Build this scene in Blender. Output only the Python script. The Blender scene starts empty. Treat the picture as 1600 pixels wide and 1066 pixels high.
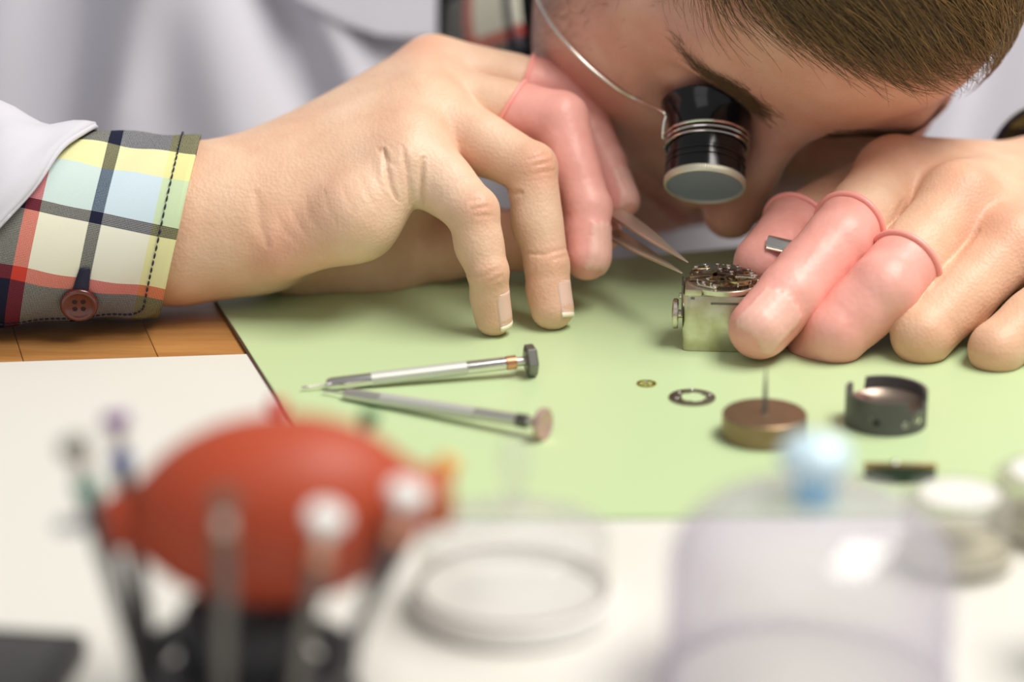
import bpy, bmesh, math, random
import numpy as np
from mathutils import Vector, Matrix, Euler

random.seed(7)
rng = np.random.default_rng(7)
scene = bpy.context.scene
COL = scene.collection
MM = 0.001                      # everything below is measured in millimetres

# ------------------------------------------------------------------ camera
PITCH = math.radians(19.5)
FPX = 100.0 / 36.0 * 1600.0
CAM = np.array([0.0, -818.9, 290.0])
FWD = np.array([0.0, math.cos(PITCH), -math.sin(PITCH)])
UPV = np.array([0.0, math.sin(PITCH), math.cos(PITCH)])
RGT = np.array([1.0, 0.0, 0.0])
cam_data = bpy.data.cameras.new('camera')
cam = bpy.data.objects.new('camera', cam_data)
COL.objects.link(cam)
cam.location = CAM * MM
cam.rotation_euler = (math.pi / 2 - PITCH, 0, 0)
cam_data.lens = 100
cam_data.sensor_width = 36
cam_data.clip_start = 0.05
cam_data.dof.use_dof = True
cam_data.dof.focus_distance = 0.862
cam_data.dof.aperture_fstop = 4.0
scene.camera = cam

# ------------------------------------------------------------------ world, lamps, exposure
scene.view_settings.view_transform = 'Standard'
scene.view_settings.look = 'None'
scene.view_settings.gamma = 1.0
scene.view_settings.use_curve_mapping = False
scene.view_settings.exposure = -0.12
scene.cycles.transparent_max_bounces = 32
world = bpy.data.worlds.new('world')
scene.world = world
world.use_nodes = True
bg = world.node_tree.nodes['Background']
bg.inputs[0].default_value = (1.0, 0.985, 0.97, 1)
bg.inputs[1].default_value = 0.34


def area_lamp(name, loc, target, sx, sy, watts, color):
    d = bpy.data.lights.new(name, 'AREA')
    d.shape = 'RECTANGLE'
    d.size, d.size_y, d.energy, d.color = sx, sy, watts, color
    o = bpy.data.objects.new(name, d)
    COL.objects.link(o)
    o.location = loc
    o.rotation_euler = (Vector(target) - Vector(loc)).to_track_quat('-Z', 'Y').to_euler()
    return o


area_lamp('ceiling_lamp', (0.65, -0.15, 1.35), (0, -0.05, 0), 1.2, 0.6, 34, (1.0, 0.955, 0.89))
area_lamp('window_light', (-0.8, -1.7, 1.1), (0, 0.1, 0.03), 1.2, 1.2, 4.5, (0.97, 0.98, 1.0))


# ------------------------------------------------------------------ placing helpers
def W(px, py, dd):
    """world point (mm) seen at photograph pixel (px,py), dd mm beyond the focus plane"""
    t = 869.0 + dd
    return CAM + FWD * t + RGT * ((px - 800) / FPX * t) + UPV * ((533 - py) / FPX * t)


def Pz(px, py, z):
    """world point (mm) of pixel (px,py) on the level z"""
    d = FWD + RGT * ((px - 800) / FPX) + UPV * ((533 - py) / FPX)
    return CAM + d * ((z - CAM[2]) / d[2])


def project(P):
    Q = P - CAM
    t = Q @ FWD
    return np.stack([800 + FPX * (Q @ RGT) / t, 533 - FPX * (Q @ UPV) / t, t - 869.0], 1)


def nrm(v):
    v = np.asarray(v, float)
    return v / np.linalg.norm(v)


# ------------------------------------------------------------------ materials
def new_mat(name):
    m = bpy.data.materials.new(name)
    m.use_nodes = True
    nt = m.node_tree
    return m, nt, nt.nodes['Principled BSDF']


def mat(name, color, rough=0.5, metal=0.0, spec=None, bump=0.0, bscale=800.0, mottle=0.0, mscale=60.0, coat=0.0, sss=0.0):
    m, nt, p = new_mat(name)
    p.inputs['Base Color'].default_value = (*color, 1)
    p.inputs['Roughness'].default_value = rough
    p.inputs['Metallic'].default_value = metal
    if spec is not None:
        p.inputs['Specular IOR Level'].default_value = spec
    p.inputs['Coat Weight'].default_value = coat
    if sss:
        p.inputs['Subsurface Weight'].default_value = sss
        p.inputs['Subsurface Radius'].default_value = (1, 0.4, 0.25)
        p.inputs['Subsurface Scale'].default_value = 0.004
    tc = nt.nodes.new('ShaderNodeTexCoord')
    if bump:
        n = nt.nodes.new('ShaderNodeTexNoise')
        n.inputs['Scale'].default_value = bscale
        n.inputs['Detail'].default_value = 4
        nt.links.new(tc.outputs['Object'], n.inputs['Vector'])
        b = nt.nodes.new('ShaderNodeBump')
        b.inputs['Strength'].default_value = bump
        b.inputs['Distance'].default_value = 0.0005
        nt.links.new(n.outputs['Fac'], b.inputs['Height'])
        nt.links.new(b.outputs['Normal'], p.inputs['Normal'])
    if mottle:
        n = nt.nodes.new('ShaderNodeTexNoise')
        n.inputs['Scale'].default_value = mscale
        n.inputs['Detail'].default_value = 5
        nt.links.new(tc.outputs['Object'], n.inputs['Vector'])
        mx = nt.nodes.new('ShaderNodeMix')
        mx.data_type = 'RGBA'
        nt.links.new(n.outputs['Fac'], mx.inputs[0])
        mx.inputs[6].default_value = (*[c * (1 - mottle) for c in color], 1)
        mx.inputs[7].default_value = (*[min(1, c * (1 + mottle)) for c in color], 1)
        nt.links.new(mx.outputs[2], p.inputs['Base Color'])
    return m


def vcol_mat(name, rough, sss, bump, bscale, spec=0.4, fine=0.0, coat=0.0):
    m, nt, p = new_mat(name)
    a = nt.nodes.new('ShaderNodeAttribute')
    a.attribute_name = 'tone'
    tc = nt.nodes.new('ShaderNodeTexCoord')
    n = nt.nodes.new('ShaderNodeTexNoise')
    n.inputs['Scale'].default_value = 140
    n.inputs['Detail'].default_value = 6
    nt.links.new(tc.outputs['Object'], n.inputs['Vector'])
    mx = nt.nodes.new('ShaderNodeMix')
    mx.data_type = 'RGBA'
    mx.blend_type = 'MULTIPLY'
    mx.inputs[0].default_value = 1.0
    ramp = nt.nodes.new('ShaderNodeValToRGB')
    ramp.color_ramp.elements[0].position = 0.3
    ramp.color_ramp.elements[0].color = (0.93, 0.88, 0.86, 1)
    ramp.color_ramp.elements[1].position = 0.7
    ramp.color_ramp.elements[1].color = (1, 1, 1, 1)
    nt.links.new(n.outputs['Fac'], ramp.inputs['Fac'])
    nt.links.new(a.outputs['Color'], mx.inputs[6])
    nt.links.new(ramp.outputs['Color'], mx.inputs[7])
    nt.links.new(mx.outputs[2], p.inputs['Base Color'])
    p.inputs['Roughness'].default_value = rough
    p.inputs['Specular IOR Level'].default_value = spec
    p.inputs['Coat Weight'].default_value = coat
    p.inputs['Subsurface Weight'].default_value = sss
    p.inputs['Subsurface Radius'].default_value = (1.0, 0.38, 0.22)
    p.inputs['Subsurface Scale'].default_value = 0.0025
    v = nt.nodes.new('ShaderNodeTexVoronoi')
    v.inputs['Scale'].default_value = bscale
    nt.links.new(tc.outputs['Object'], v.inputs['Vector'])
    n2 = nt.nodes.new('ShaderNodeTexNoise')
    n2.inputs['Scale'].default_value = bscale * 0.6
    n2.inputs['Detail'].default_value = 5
    nt.links.new(tc.outputs['Object'], n2.inputs['Vector'])
    ad = nt.nodes.new('ShaderNodeMath')
    ad.operation = 'ADD'
    nt.links.new(v.outputs['Distance'], ad.inputs[0])
    nt.links.new(n2.outputs['Fac'], ad.inputs[1])
    b = nt.nodes.new('ShaderNodeBump')
    b.inputs['Strength'].default_value = bump
    b.inputs['Distance'].default_value = 0.0004
    nt.links.new(ad.outputs[0], b.inputs['Height'])
    nt.links.new(b.outputs['Normal'], p.inputs['Normal'])
    return m


def clear_mat(name, tint, edge, rough=0.03, haze=0.0):
    """thin clear plastic or glass: see-through, with reflections that grow towards grazing angles"""
    m = bpy.data.materials.new(name)
    m.use_nodes = True
    nt = m.node_tree
    nt.nodes.clear()
    out = nt.nodes.new('ShaderNodeOutputMaterial')
    tr = nt.nodes.new('ShaderNodeBsdfTransparent')
    lw = nt.nodes.new('ShaderNodeLayerWeight')
    lw.inputs['Blend'].default_value = 0.35
    mc = nt.nodes.new('ShaderNodeMix')
    mc.data_type = 'RGBA'
    nt.links.new(lw.outputs['Facing'], mc.inputs[0])
    mc.inputs[6].default_value = (*tint, 1)
    mc.inputs[7].default_value = (*edge, 1)
    nt.links.new(mc.outputs[2], tr.inputs['Color'])
    gl = nt.nodes.new('ShaderNodeBsdfGlossy')
    gl.inputs['Roughness'].default_value = rough
    pw = nt.nodes.new('ShaderNodeMath')
    pw.operation = 'POWER'
    nt.links.new(lw.outputs['Facing'], pw.inputs[0])
    pw.inputs[1].default_value = 3.0
    fr = nt.nodes.new('ShaderNodeMath')
    fr.operation = 'MULTIPLY_ADD'
    nt.links.new(pw.outputs[0], fr.inputs[0])
    fr.inputs[1].default_value = 0.34
    fr.inputs[2].default_value = 0.035
    ms = nt.nodes.new('ShaderNodeMixShader')
    nt.links.new(fr.outputs[0], ms.inputs[0])
    nt.links.new(tr.outputs[0], ms.inputs[1])
    nt.links.new(gl.outputs[0], ms.inputs[2])
    last = ms
    if haze:
        df = nt.nodes.new('ShaderNodeBsdfDiffuse')
        df.inputs['Color'].default_value = (0.93, 0.93, 0.94, 1)
        m2 = nt.nodes.new('ShaderNodeMixShader')
        m2.inputs[0].default_value = haze
        nt.links.new(ms.outputs[0], m2.inputs[1])
        nt.links.new(df.outputs[0], m2.inputs[2])
        last = m2
    nt.links.new(last.outputs[0], out.inputs['Surface'])
    return m


# ------------------------------------------------------------------ object helpers
def tag(o, label=None, cat=None, group=None, kind=None):
    if label:
        o['label'] = label
    if cat:
        o['category'] = cat
    if group:
        o['group'] = group
    if kind:
        o['kind'] = kind
    return o


def thing(name, label, cat, loc=(0, 0, 0), rot=(0, 0, 0), group=None):
    o = bpy.data.objects.new(name, None)
    COL.objects.link(o)
    o.empty_display_size = 0.005
    o.location = np.asarray(loc, float) * MM
    o.rotation_euler = rot
    return tag(o, label, cat, group)


def mobj(name, V, F, m, parent=None, smooth=True, tone=None, uv=None):
    V = np.asarray(V, float) * MM
    me = bpy.data.meshes.new(name)
    if isinstance(F, np.ndarray):
        k = F.shape[1]
        me.vertices.add(len(V))
        me.vertices.foreach_set('co', V.astype(np.float32).ravel())
        me.loops.add(F.size)
        me.loops.foreach_set('vertex_index', F.astype(np.int32).ravel())
        me.polygons.add(len(F))
        me.polygons.foreach_set('loop_start', np.arange(0, F.size, k, dtype=np.int32))
        me.update(calc_edges=True)
    else:
        me.from_pydata(V.tolist(), [], [list(f) for f in F])
    me.validate()
    me.polygons.foreach_set('use_smooth', np.full(len(me.polygons), smooth))
    if tone is not None:
        a = me.attributes.new('tone', 'FLOAT_COLOR', 'POINT')
        a.data.foreach_set('color', np.c_[tone, np.ones(len(tone))].astype(np.float32).ravel())
    if uv is not None:
        a = me.attributes.new('cloth', 'FLOAT_VECTOR', 'POINT')
        a.data.foreach_set('vector', np.c_[uv, np.zeros(len(uv))].astype(np.float32).ravel())
    if m:
        me.materials.append(m)
    me.update()
    o = bpy.data.objects.new(name, me)
    COL.objects.link(o)
    o.parent = parent
    return o


class MB:
    """collects shapes (mm) that make up ONE part"""

    def __init__(self):
        self.v, self.f = [], []

    def add(self, V, F):
        n = len(self.v)
        self.v += [tuple(map(float, p)) for p in V]
        self.f += [[i + n for i in f] for f in F]
        return self

    def lathe(self, prof, n=48, M=None, rmod=None, caps=True):
        V, F = [], []
        for (r, z) in prof:
            for k in range(n):
                a = 2 * math.pi * k / n
                rr = r * (rmod(a, z) if rmod else 1)
                V.append((rr * math.cos(a), rr * math.sin(a), z))
        for i in range(len(prof) - 1):
            for k in range(n):
                k2 = (k + 1) % n
                F.append([i * n + k, i * n + k2, (i + 1) * n + k2, (i + 1) * n + k])
        if caps and prof[0][0] > 1e-6:
            F.append(list(range(n - 1, -1, -1)))
        if caps and prof[-1][0] > 1e-6:
            F.append([(len(prof) - 1) * n + k for k in range(n)])
        return self.add(tf(V, M), F)

    def ring(self, r0, r1, z0, z1, n=48, M=None, bev=0.0):
        b = bev
        prof = [(r0, z0 + b), (r0 + b, z0), (r1 - b, z0), (r1, z0 + b), (r1, z1 - b), (r1 - b, z1), (r0 + b, z1), (r0, z1 - b)]
        V, F = [], []
        m = len(prof)
        for (r, z) in prof:
            for k in range(n):
                a = 2 * math.pi * k / n
                V.append((r * math.cos(a), r * math.sin(a), z))
        for i in range(m):
            for k in range(n):
                k2 = (k + 1) % n
                j = (i + 1) % m
                F.append([i * n + k, i * n + k2, j * n + k2, j * n + k])
        return self.add(tf(V, M), F)

    def prism(self, poly, z0, z1, M=None):
        n = len(poly)
        V = [(x, y, z0) for x, y in poly] + [(x, y, z1) for x, y in poly]
        F = [list(range(n - 1, -1, -1)), list(range(n, 2 * n))]
        for k in range(n):
            k2 = (k + 1) % n
            F.append([k, k2, n + k2, n + k])
        return self.add(tf(V, M), F)

    def box(self, lo, hi, M=None):
        return self.prism([(lo[0], lo[1]), (hi[0], lo[1]), (hi[0], hi[1]), (lo[0], hi[1])], lo[2], hi[2], M)

    def tube(self, pts, r, n=8, caps=True):
        V, F = tube_geo(pts, r, n, caps)
        return self.add(V, F)

    def build(self, name, m, parent=None, smooth=True, bevel=0.0, auto=True):
        o = mobj(name, self.v, self.f, m, parent, smooth)
        if bevel:
            bm = bmesh.new()
            bm.from_mesh(o.data)
            bmesh.ops.remove_doubles(bm, verts=bm.verts, dist=1e-7)
            es = [e for e in bm.edges if len(e.link_faces) == 2 and e.calc_face_angle(0) > 0.6]
            bmesh.ops.bevel(bm, geom=es, offset=bevel * MM, segments=2, affect='EDGES', profile=0.5)
            bm.to_mesh(o.data)
            bm.free()
            o.data.polygons.foreach_set('use_smooth', np.full(len(o.data.polygons), smooth))
        if auto and smooth:
            sharp_edges(o, 38)
        return o


def sharp_edges(o, deg):
    bm = bmesh.new()
    bm.from_mesh(o.data)
    bmesh.ops.recalc_face_normals(bm, faces=bm.faces)
    lim = math.radians(deg)
    for e in bm.edges:
        if len(e.link_faces) == 2 and e.calc_face_angle(0) > lim:
            e.smooth = False
    bm.to_mesh(o.data)
    bm.free()


def tf(V, M):
    if M is None:
        return V
    return [tuple(M @ Vector(p)) for p in V]


def frames(P):
    P = np.asarray(P, float)
    T = np.gradient(P, axis=0)
    T /= np.linalg.norm(T, axis=1)[:, None] + 1e-12
    ref = np.array([0, 0, 1.0]) if abs(T[0][2]) < 0.9 else np.array([1.0, 0, 0])
    N = []
    n = nrm(np.cross(np.cross(T[0], ref), T[0]))
    for t in T:
        n = nrm(n - t * (n @ t))
        N.append(n)
    N = np.array(N)
    return T, N, np.cross(T, N)


def tube_geo(pts, r, n=8, caps=True):
    P = np.asarray(pts, float)
    T, N, B = frames(P)
    r = np.broadcast_to(np.asarray(r, float), (len(P),))
    a = np.arange(n) * 2 * math.pi / n
    V = P[:, None] + r[:, None, None] * (np.cos(a)[None, :, None] * N[:, None] + np.sin(a)[None, :, None] * B[:, None])
    V = V.reshape(-1, 3)
    F = [[i * n + k, i * n + (k + 1) % n, (i + 1) * n + (k + 1) % n, (i + 1) * n + k] for i in range(len(P) - 1) for k in range(n)]
    if caps:
        F.append(list(range(n - 1, -1, -1)))
        F.append([(len(P) - 1) * n + k for k in range(n)])
    return V, F


def spline(pts, n=60):
    """Catmull-Rom through points"""
    P = np.asarray(pts, float)
    P = np.vstack([2 * P[0] - P[1], P, 2 * P[-1] - P[-2]])
    out = []
    m = len(P) - 3
    for s in np.linspace(0, m - 1e-9, n):
        i = int(s)
        t = s - i
        a, b, c, d = P[i:i + 4]
        out.append(0.5 * ((2 * b) + (c - a) * t + (2 * a - 5 * b + 4 * c - d) * t * t + (3 * b - a - 3 * c + d) * t ** 3))
    return np.array(out)


def axis_matrix(origin, z, x=None):
    z = nrm(z)
    x = np.array([1.0, 0, 0]) if x is None else np.asarray(x, float)
    if abs(nrm(x) @ z) > 0.95:
        x = np.array([0, 0, 1.0])
    x = nrm(x - z * (x @ z))
    y = np.cross(z, x)
    M = Matrix.Identity(4)
    for i in range(3):
        M[i][0], M[i][1], M[i][2], M[i][3] = x[i], y[i], z[i], origin[i]
    return M


# ------------------------------------------------------------------ implicit surfaces for skin and cloth
def s_cone(P, a, b, ra, rb):
    a, b = np.asarray(a, float), np.asarray(b, float)
    d = b - a
    q = P - a
    h = np.clip(q @ d / (d @ d), 0, 1)
    return np.sqrt(((q - h[:, None] * d) ** 2).sum(1)) - (ra + (rb - ra) * h)


def s_sph(P, c, r):
    return np.sqrt(((P - np.asarray(c, float)) ** 2).sum(1)) - r


def s_ell(P, c, r, R=None):
    q = P - np.asarray(c, float)
    if R is not None:
        q = q @ np.asarray(R, float).T
    r = np.asarray(r, float)
    k0 = np.sqrt(((q / r) ** 2).sum(1)) + 1e-9
    k1 = np.sqrt(((q / r ** 2).astype(float) ** 2).sum(1)) + 1e-9
    return k0 * (k0 - 1) / k1


def smin(a, b, k):
    h = np.clip(0.5 + 0.5 * (b - a) / k, 0, 1)
    return b * (1 - h) + a * h - k * h * (1 - h)


def smax(a, b, k):
    return -smin(-a, -b, k)


def polygonize(f, lo, hi, h, project_once=True):
    lo = np.asarray(lo, float)
    hi = np.asarray(hi, float)
    B = 8
    nb = np.ceil((hi - lo) / (h * B)).astype(int)
    n = nb * B
    bc = [lo[i] + (np.arange(nb[i]) + 0.5) * B * h - h / 2 for i in range(3)]
    G = np.stack(np.meshgrid(*bc, indexing='ij'), -1).reshape(-1, 3)
    fc = f(G)
    D = np.repeat(np.repeat(np.repeat(fc.reshape(nb), B, 0), B, 1), B, 2).astype(np.float32)
    near = np.nonzero(np.abs(fc) < 0.87 * B * h * 1.25 + 1.0)[0]
    off = np.stack(np.meshgrid(*[np.arange(B)] * 3, indexing='ij'), -1).reshape(-1, 3)
    bi = np.stack(np.unravel_index(near, nb), 1)
    for s in range(0, len(bi), 400):
        ix = (bi[s:s + 400, None] * B + off[None]).reshape(-1, 3)
        D[ix[:, 0], ix[:, 1], ix[:, 2]] = f(lo + ix * h)
    I = D < 0
    c = [I[i:n[0] - 1 + i, j:n[1] - 1 + j, k:n[2] - 1 + k] for i in (0, 1) for j in (0, 1) for k in (0, 1)]
    allv = np.logical_and.reduce(c)
    anyv = np.logical_or.reduce(c)
    cells = np.argwhere(anyv & ~allv)
    idx = -np.ones(tuple(n - 1), np.int32)
    idx[cells[:, 0], cells[:, 1], cells[:, 2]] = np.arange(len(cells))
    acc = np.zeros((len(cells), 3))
    cnt = np.zeros(len(cells))
    cor = [(0, 0, 0), (1, 0, 0), (0, 1, 0), (1, 1, 0), (0, 0, 1), (1, 0, 1), (0, 1, 1), (1, 1, 1)]
    val = [D[cells[:, 0] + a, cells[:, 1] + b, cells[:, 2] + d].astype(float) for a, b, d in cor]
    for i in range(8):
        for ax in (1, 2, 4):
            j = i | ax
            if j == i:
                continue
            va, vb = val[i], val[j]
            m = (va < 0) != (vb < 0)
            t = va[m] / (va[m] - vb[m])
            acc[m] += np.array(cor[i]) + t[:, None] * (np.array(cor[j]) - np.array(cor[i]))
            cnt[m] += 1
    V = lo + (cells + acc / cnt[:, None]) * h
    F = []
    for ax in range(3):
        sl0 = [slice(None)] * 3
        sl1 = [slice(None)] * 3
        sl0[ax] = slice(0, -1)
        sl1[ax] = slice(1, None)
        A, Bq = I[tuple(sl0)], I[tuple(sl1)]
        e = np.argwhere(A != Bq)
        u, w = (ax + 1) % 3, (ax + 2) % 3
        ok = (e[:, u] > 0) & (e[:, w] > 0) & (e[:, u] < n[u] - 1) & (e[:, w] < n[w] - 1) & (e[:, ax] < n[ax] - 1)
        e = e[ok]
        ins = A[e[:, 0], e[:, 1], e[:, 2]]
        q = []
        for du, dw in ((-1, -1), (0, -1), (0, 0), (-1, 0)):
            x = e.copy()
            x[:, u] += du
            x[:, w] += dw
            q.append(idx[x[:, 0], x[:, 1], x[:, 2]])
        q = np.stack(q, 1)
        q[~ins] = q[~ins][:, ::-1]
        F.append(q)
    F = np.concatenate(F)
    F = F[(F >= 0).all(1)]
    if project_once:
        for _ in range(2):
            g, d = grad(f, V, h * 0.7)
            V = V - g * np.clip(d, -h, h)[:, None]
    return V, F


TET = np.array([[1, -1, -1], [-1, -1, 1], [-1, 1, -1], [1, 1, 1]], float)


def grad(f, V, e):
    vals = [f(V + t * e) for t in TET]
    g = sum(t[None] * v[:, None] for t, v in zip(TET, vals))
    g /= np.linalg.norm(g, axis=1)[:, None] + 1e-9
    return g, f(V)


def vnoise(P, s, seed=0):
    """cheap smooth 3-D noise from sines"""
    r = np.random.default_rng(seed)
    out = np.zeros(len(P))
    for i in range(5):
        k = r.normal(size=3)
        k = k / np.linalg.norm(k) * s * (1 + 0.35 * i)
        out += np.sin(P @ k + r.uniform(0, 6.28) + 1.3 * np.sin(P @ (r.normal(size=3) * s * 0.5)))
    return out / 5

# =================================================================== the person
SKIN = vcol_mat('skin', 0.46, 0.05, 0.28, 900, spec=0.35)
LATEX = vcol_mat('pink_latex', 0.42, 0.03, 0.18, 500, spec=0.45)
NAIL = mat('nail', (0.80, 0.52, 0.43), 0.3, spec=0.5, bump=0.1, bscale=300, sss=0.15)
TONE = np.array([0.75, 0.505, 0.35])
RED = np.array([0.72, 0.31, 0.205])
PALE = np.array([0.84, 0.65, 0.50])

person = thing('person', 'person in a white coat bending over the bench with a loupe at one eye', 'person', (0, 300, -260))
PO = np.array([0, 300, -260.0])


def ppart(name, V, F, m, parent=None, **kw):
    return mobj(name, np.asarray(V) - PO, F, m, parent or person, **kw)


class Finger:
    def __init__(self, joints, radii, kn=0.14, side=None, k=6.0, tipback=None):
        self.J = [W(*j) for j in joints]
        self.R = radii
        self.k = k
        J = self.J
        n = np.cross(J[1] - J[0], J[-1] - J[1])
        if side is not None:
            n = np.asarray(side, float)
        self.n = nrm(n)
        self.dors = []
        for a, b in zip(J[:-1], J[1:]):
            d = nrm(b - a)
            self.dors.append(nrm(np.cross(d, self.n)))      # away from the inside of the curl
        if tipback is not None:
            v = RGT * tipback[0] + UPV * tipback[1] - FWD * tipback[2]
            d = nrm(J[-1] - J[-2])
            self.dors[-1] = nrm(v - d * (v @ d))
        self.kn = kn

    def sdf(self, P):
        J, R = self.J, self.R
        d = s_cone(P, J[0], J[1], R[0], R[1])
        for i in range(1, len(J) - 1):
            d = smin(d, s_cone(P, J[i], J[i + 1], R[i], R[i + 1]), 1.4)
        # knuckle bumps on the back, pads on the palm side
        for i in range(1, len(J) - 1):
            dv = nrm(self.dors[i - 1] + self.dors[i])
            d = smin(d, s_sph(P, J[i] + dv * R[i] * (self.kn if i == 1 else 0.08), R[i] * 0.86), 2)
        last = J[-1] - J[-2]
        d = smin(d, s_cone(P, J[-2] + last * 0.55 - self.dors[-1] * R[-1] * 0.3, J[-1] - self.dors[-1] * R[-1] * 0.12, R[-1] * 0.86, R[-1] * 0.86), 3)
        for i in range(0, len(J) - 2):
            m = J[i] * 0.45 + J[i + 1] * 0.55
            rr = 0.5 * (R[i] + R[i + 1])
            d = smin(d, s_sph(P, m - self.dors[i] * rr * (0.12 if i == 0 else 0.25), rr * 0.86), 4)
        return d

    def nail_dir(self):
        return self.dors[-1]


def hand_sdf(palm, fingers, mix=1.3):
    def f(P):
        d = None
        for (a, b, ra, rb, k) in palm:
            e = s_cone(P, a, b, ra, rb)
            d = e if d is None else smin(d, e, k)
        out = d
        for fg in fingers:
            out = smin(out, smin(d, fg.sdf(P), fg.k), mix)
        return out
    return f


def wc(a, b, ra, rb, k=9):
    return (W(*a), W(*b), ra, rb, k)


def grooves(V, N, items):
    """press creases into skin: each item is (polyline px, depth mm, width mm, dd, reach)"""
    q = project(V)
    out = V.copy()
    facing = (N @ -FWD) > -0.1
    for pts, depth, wd, dd in items:
        P = np.asarray(pts, float)
        best = np.full(len(V), 1e9)
        for i in range(len(P) - 1):
            a, b = P[i], P[i + 1]
            d = b - a
            h = np.clip((q[:, :2] - a) @ d / (d @ d), 0, 1)
            taper = 1 - 0.6 * abs((i + h) / (len(P) - 1) * 2 - 1) ** 3
            dist = np.linalg.norm(q[:, :2] - a - h[:, None] * d, axis=1) / 5.1 / taper
            best = np.minimum(best, dist)
        w = np.exp(-(best / wd) ** 2) - 0.15 * np.exp(-((best - 2.4 * wd) / (1.3 * wd)) ** 2)
        w *= facing * (np.abs(q[:, 2] - dd) < 16)
        out -= N * (w * depth)[:, None]
    return out


def vnormals(V, F):
    n = np.cross(V[F[:, 2]] - V[F[:, 0]], V[F[:, 3]] - V[F[:, 1]])
    N = np.zeros_like(V)
    for i in range(4):
        np.add.at(N, F[:, i], n)
    return N / (np.linalg.norm(N, axis=1)[:, None] + 1e-12)


def skin_tone(V, spots, seed=1, base=TONE):
    t = np.repeat(base[None], len(V), 0)
    v = vnoise(V, 0.16, seed)[:, None]
    t = t + (PALE - base) * np.clip(v, 0, 1) * 0.35 + (RED - base) * np.clip(-v, 0, 1) * 0.25
    for c, r, amt, col in spots:
        w = np.exp(-(((V - c) / r) ** 2).sum(1))[:, None] * amt
        t = t * (1 - w) + col * w
    return t


def make_nail(fg, width=0.82, start=0.25, over=0.55, parent=None, name='fingernail', lift=0.02, m=None, white=True, sdf=None):
    """nail plate laid on the back of the last finger segment"""
    a, b = fg.J[-2], fg.J[-1]
    d = b - a
    L = np.linalg.norm(d)
    d = d / L
    r = fg.R[-1]
    dv = fg.dors[-1]
    sv = np.cross(d, dv)
    nu, nv = 12, 11
    us = np.linspace(L * start, L + r * over, nu)
    V = []
    sd = sdf or fg.sdf
    for i, u in enumerate(us):
        e = (u - us[0]) / (us[-1] - us[0])
        half = 58 * width * (0.72 + 0.28 * min(1, (e / 0.25) ** 0.5)) * (1 if e < 0.8 else 1 - 0.12 * (e - 0.8) / 0.2)
        for ph in np.radians(np.linspace(-half, half, nv)):
            o = dv * math.cos(ph) + sv * math.sin(ph)
            c = a + d * min(u, L)
            p = c + o * r * 2
            for _ in range(12):
                p = p - o * sd(p[None])[0] * 0.9
            rad = (p - c) @ o
            p = c + o * (rad + lift) + d * (max(0, u - L)) - dv * (0.12 * max(0, u - L))
            V.append(p)
    F = np.array([[i * nv + j, i * nv + j + 1, (i + 1) * nv + j + 1, (i + 1) * nv + j] for i in range(nu - 1) for j in range(nv - 1)])
    o = ppart(name, V, F, m or NAIL, parent)
    s = o.modifiers.new('thick', 'SOLIDIFY')
    s.thickness = 0.55 * MM
    s.offset = -1
    if white:
        Wt = V[(nu - 2) * nv:]
        F2 = np.array([[j, j + 1, nv + j + 1, nv + j] for j in range(nv - 1)])
        Wt = [p + dv * 0.06 + (d * 0.5 if k >= nv else 0) for k, p in enumerate(Wt)]
        t = ppart('nail_tip', Wt, F2, NAILTIP, parent)
        t.parent = o
        s = t.modifiers.new('thick', 'SOLIDIFY')
        s.thickness = 0.6 * MM
        s.offset = -1
    return o


NAILTIP = mat('nail_tip', (0.86, 0.78, 0.58), 0.35)

# ---- the hand with the tweezers (its little finger towards the camera)
A_pinky = Finger([(640, 230, 14), (738, 332, -2), (762, 425, -4), (772, 496, 1)], [11.0, 8.1, 6.2, 5.4], tipback=(0.86, 0, 0.5))
A_ring = Finger([(668, 176, 28), (828, 264, 12), (854, 415, 8), (864, 482, 7)], [10.8, 8.3, 6.8, 6.3], tipback=(0.9, 0, 0.42))
A_mid = Finger([(672, 150, 42), (872, 190, 30), (916, 325, 22), (918, 400, 18)], [11.2, 9.0, 7.3, 6.6], tipback=(0.8, 0, 0.6))
A_index = Finger([(680, 110, 56), (890, 145, 54), (942, 258, 44), (966, 312, 38)], [11.2, 8.6, 7.0, 5.9], tipback=(0.75, 0.2, 0.6))
A_thumb = Finger([(590, 395, 50), (690, 385, 52), (815, 374, 47), (932, 362, 36)], [13, 11.5, 10, 7], side=(0, -0.3, 1))
palmA = [
    wc((-150, 352, 10), (60, 352, 14), 25, 23.5),
    wc((60, 352, 14), (281, 349, 20), 23.5, 22.2, 12),
    wc((281, 349, 20), (400, 343, 24), 22.2, 20.0, 12),
    wc((400, 345, 18), (640, 230, 14), 17, 11.0, 14),
    wc((400, 330, 24), (664, 180, 28), 17, 11.5, 14),
    wc((400, 322, 32), (665, 155, 42), 17, 11.5, 14),
    wc((400, 325, 40), (672, 122, 56), 16, 11.5, 14),
    wc((450, 384, 8), (555, 338, 4), 9.5, 12.0, 5),
    wc((555, 338, 4), (632, 258, 6), 12.0, 9.5, 7),
    wc((480, 400, 44), (590, 398, 50), 13, 13.5, 10),
    wc((590, 398, 50), (660, 250, 46), 12, 11, 8),
]
fingersA = [A_pinky, A_ring, A_mid, A_index, A_thumb]
sdfA = hand_sdf(palmA, fingersA)
loA = np.min([W(100, 560, -30), W(100, 50, -30), W(1000, 560, 100), W(1000, 50, 100)], 0) - 2
hiA = np.max([W(60, 560, -30), W(60, 50, 100), W(1000, 560, 100), W(1000, 50, 100)], 0) + 2
loA[0] = W(40, 300, 10)[0]
loA[1], hiA[1] = -45, 115
loA[2], hiA[2] = -6, 100
VA, FA = polygonize(sdfA, loA, hiA, 0.75)
NA = vnormals(VA, FA)
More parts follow.
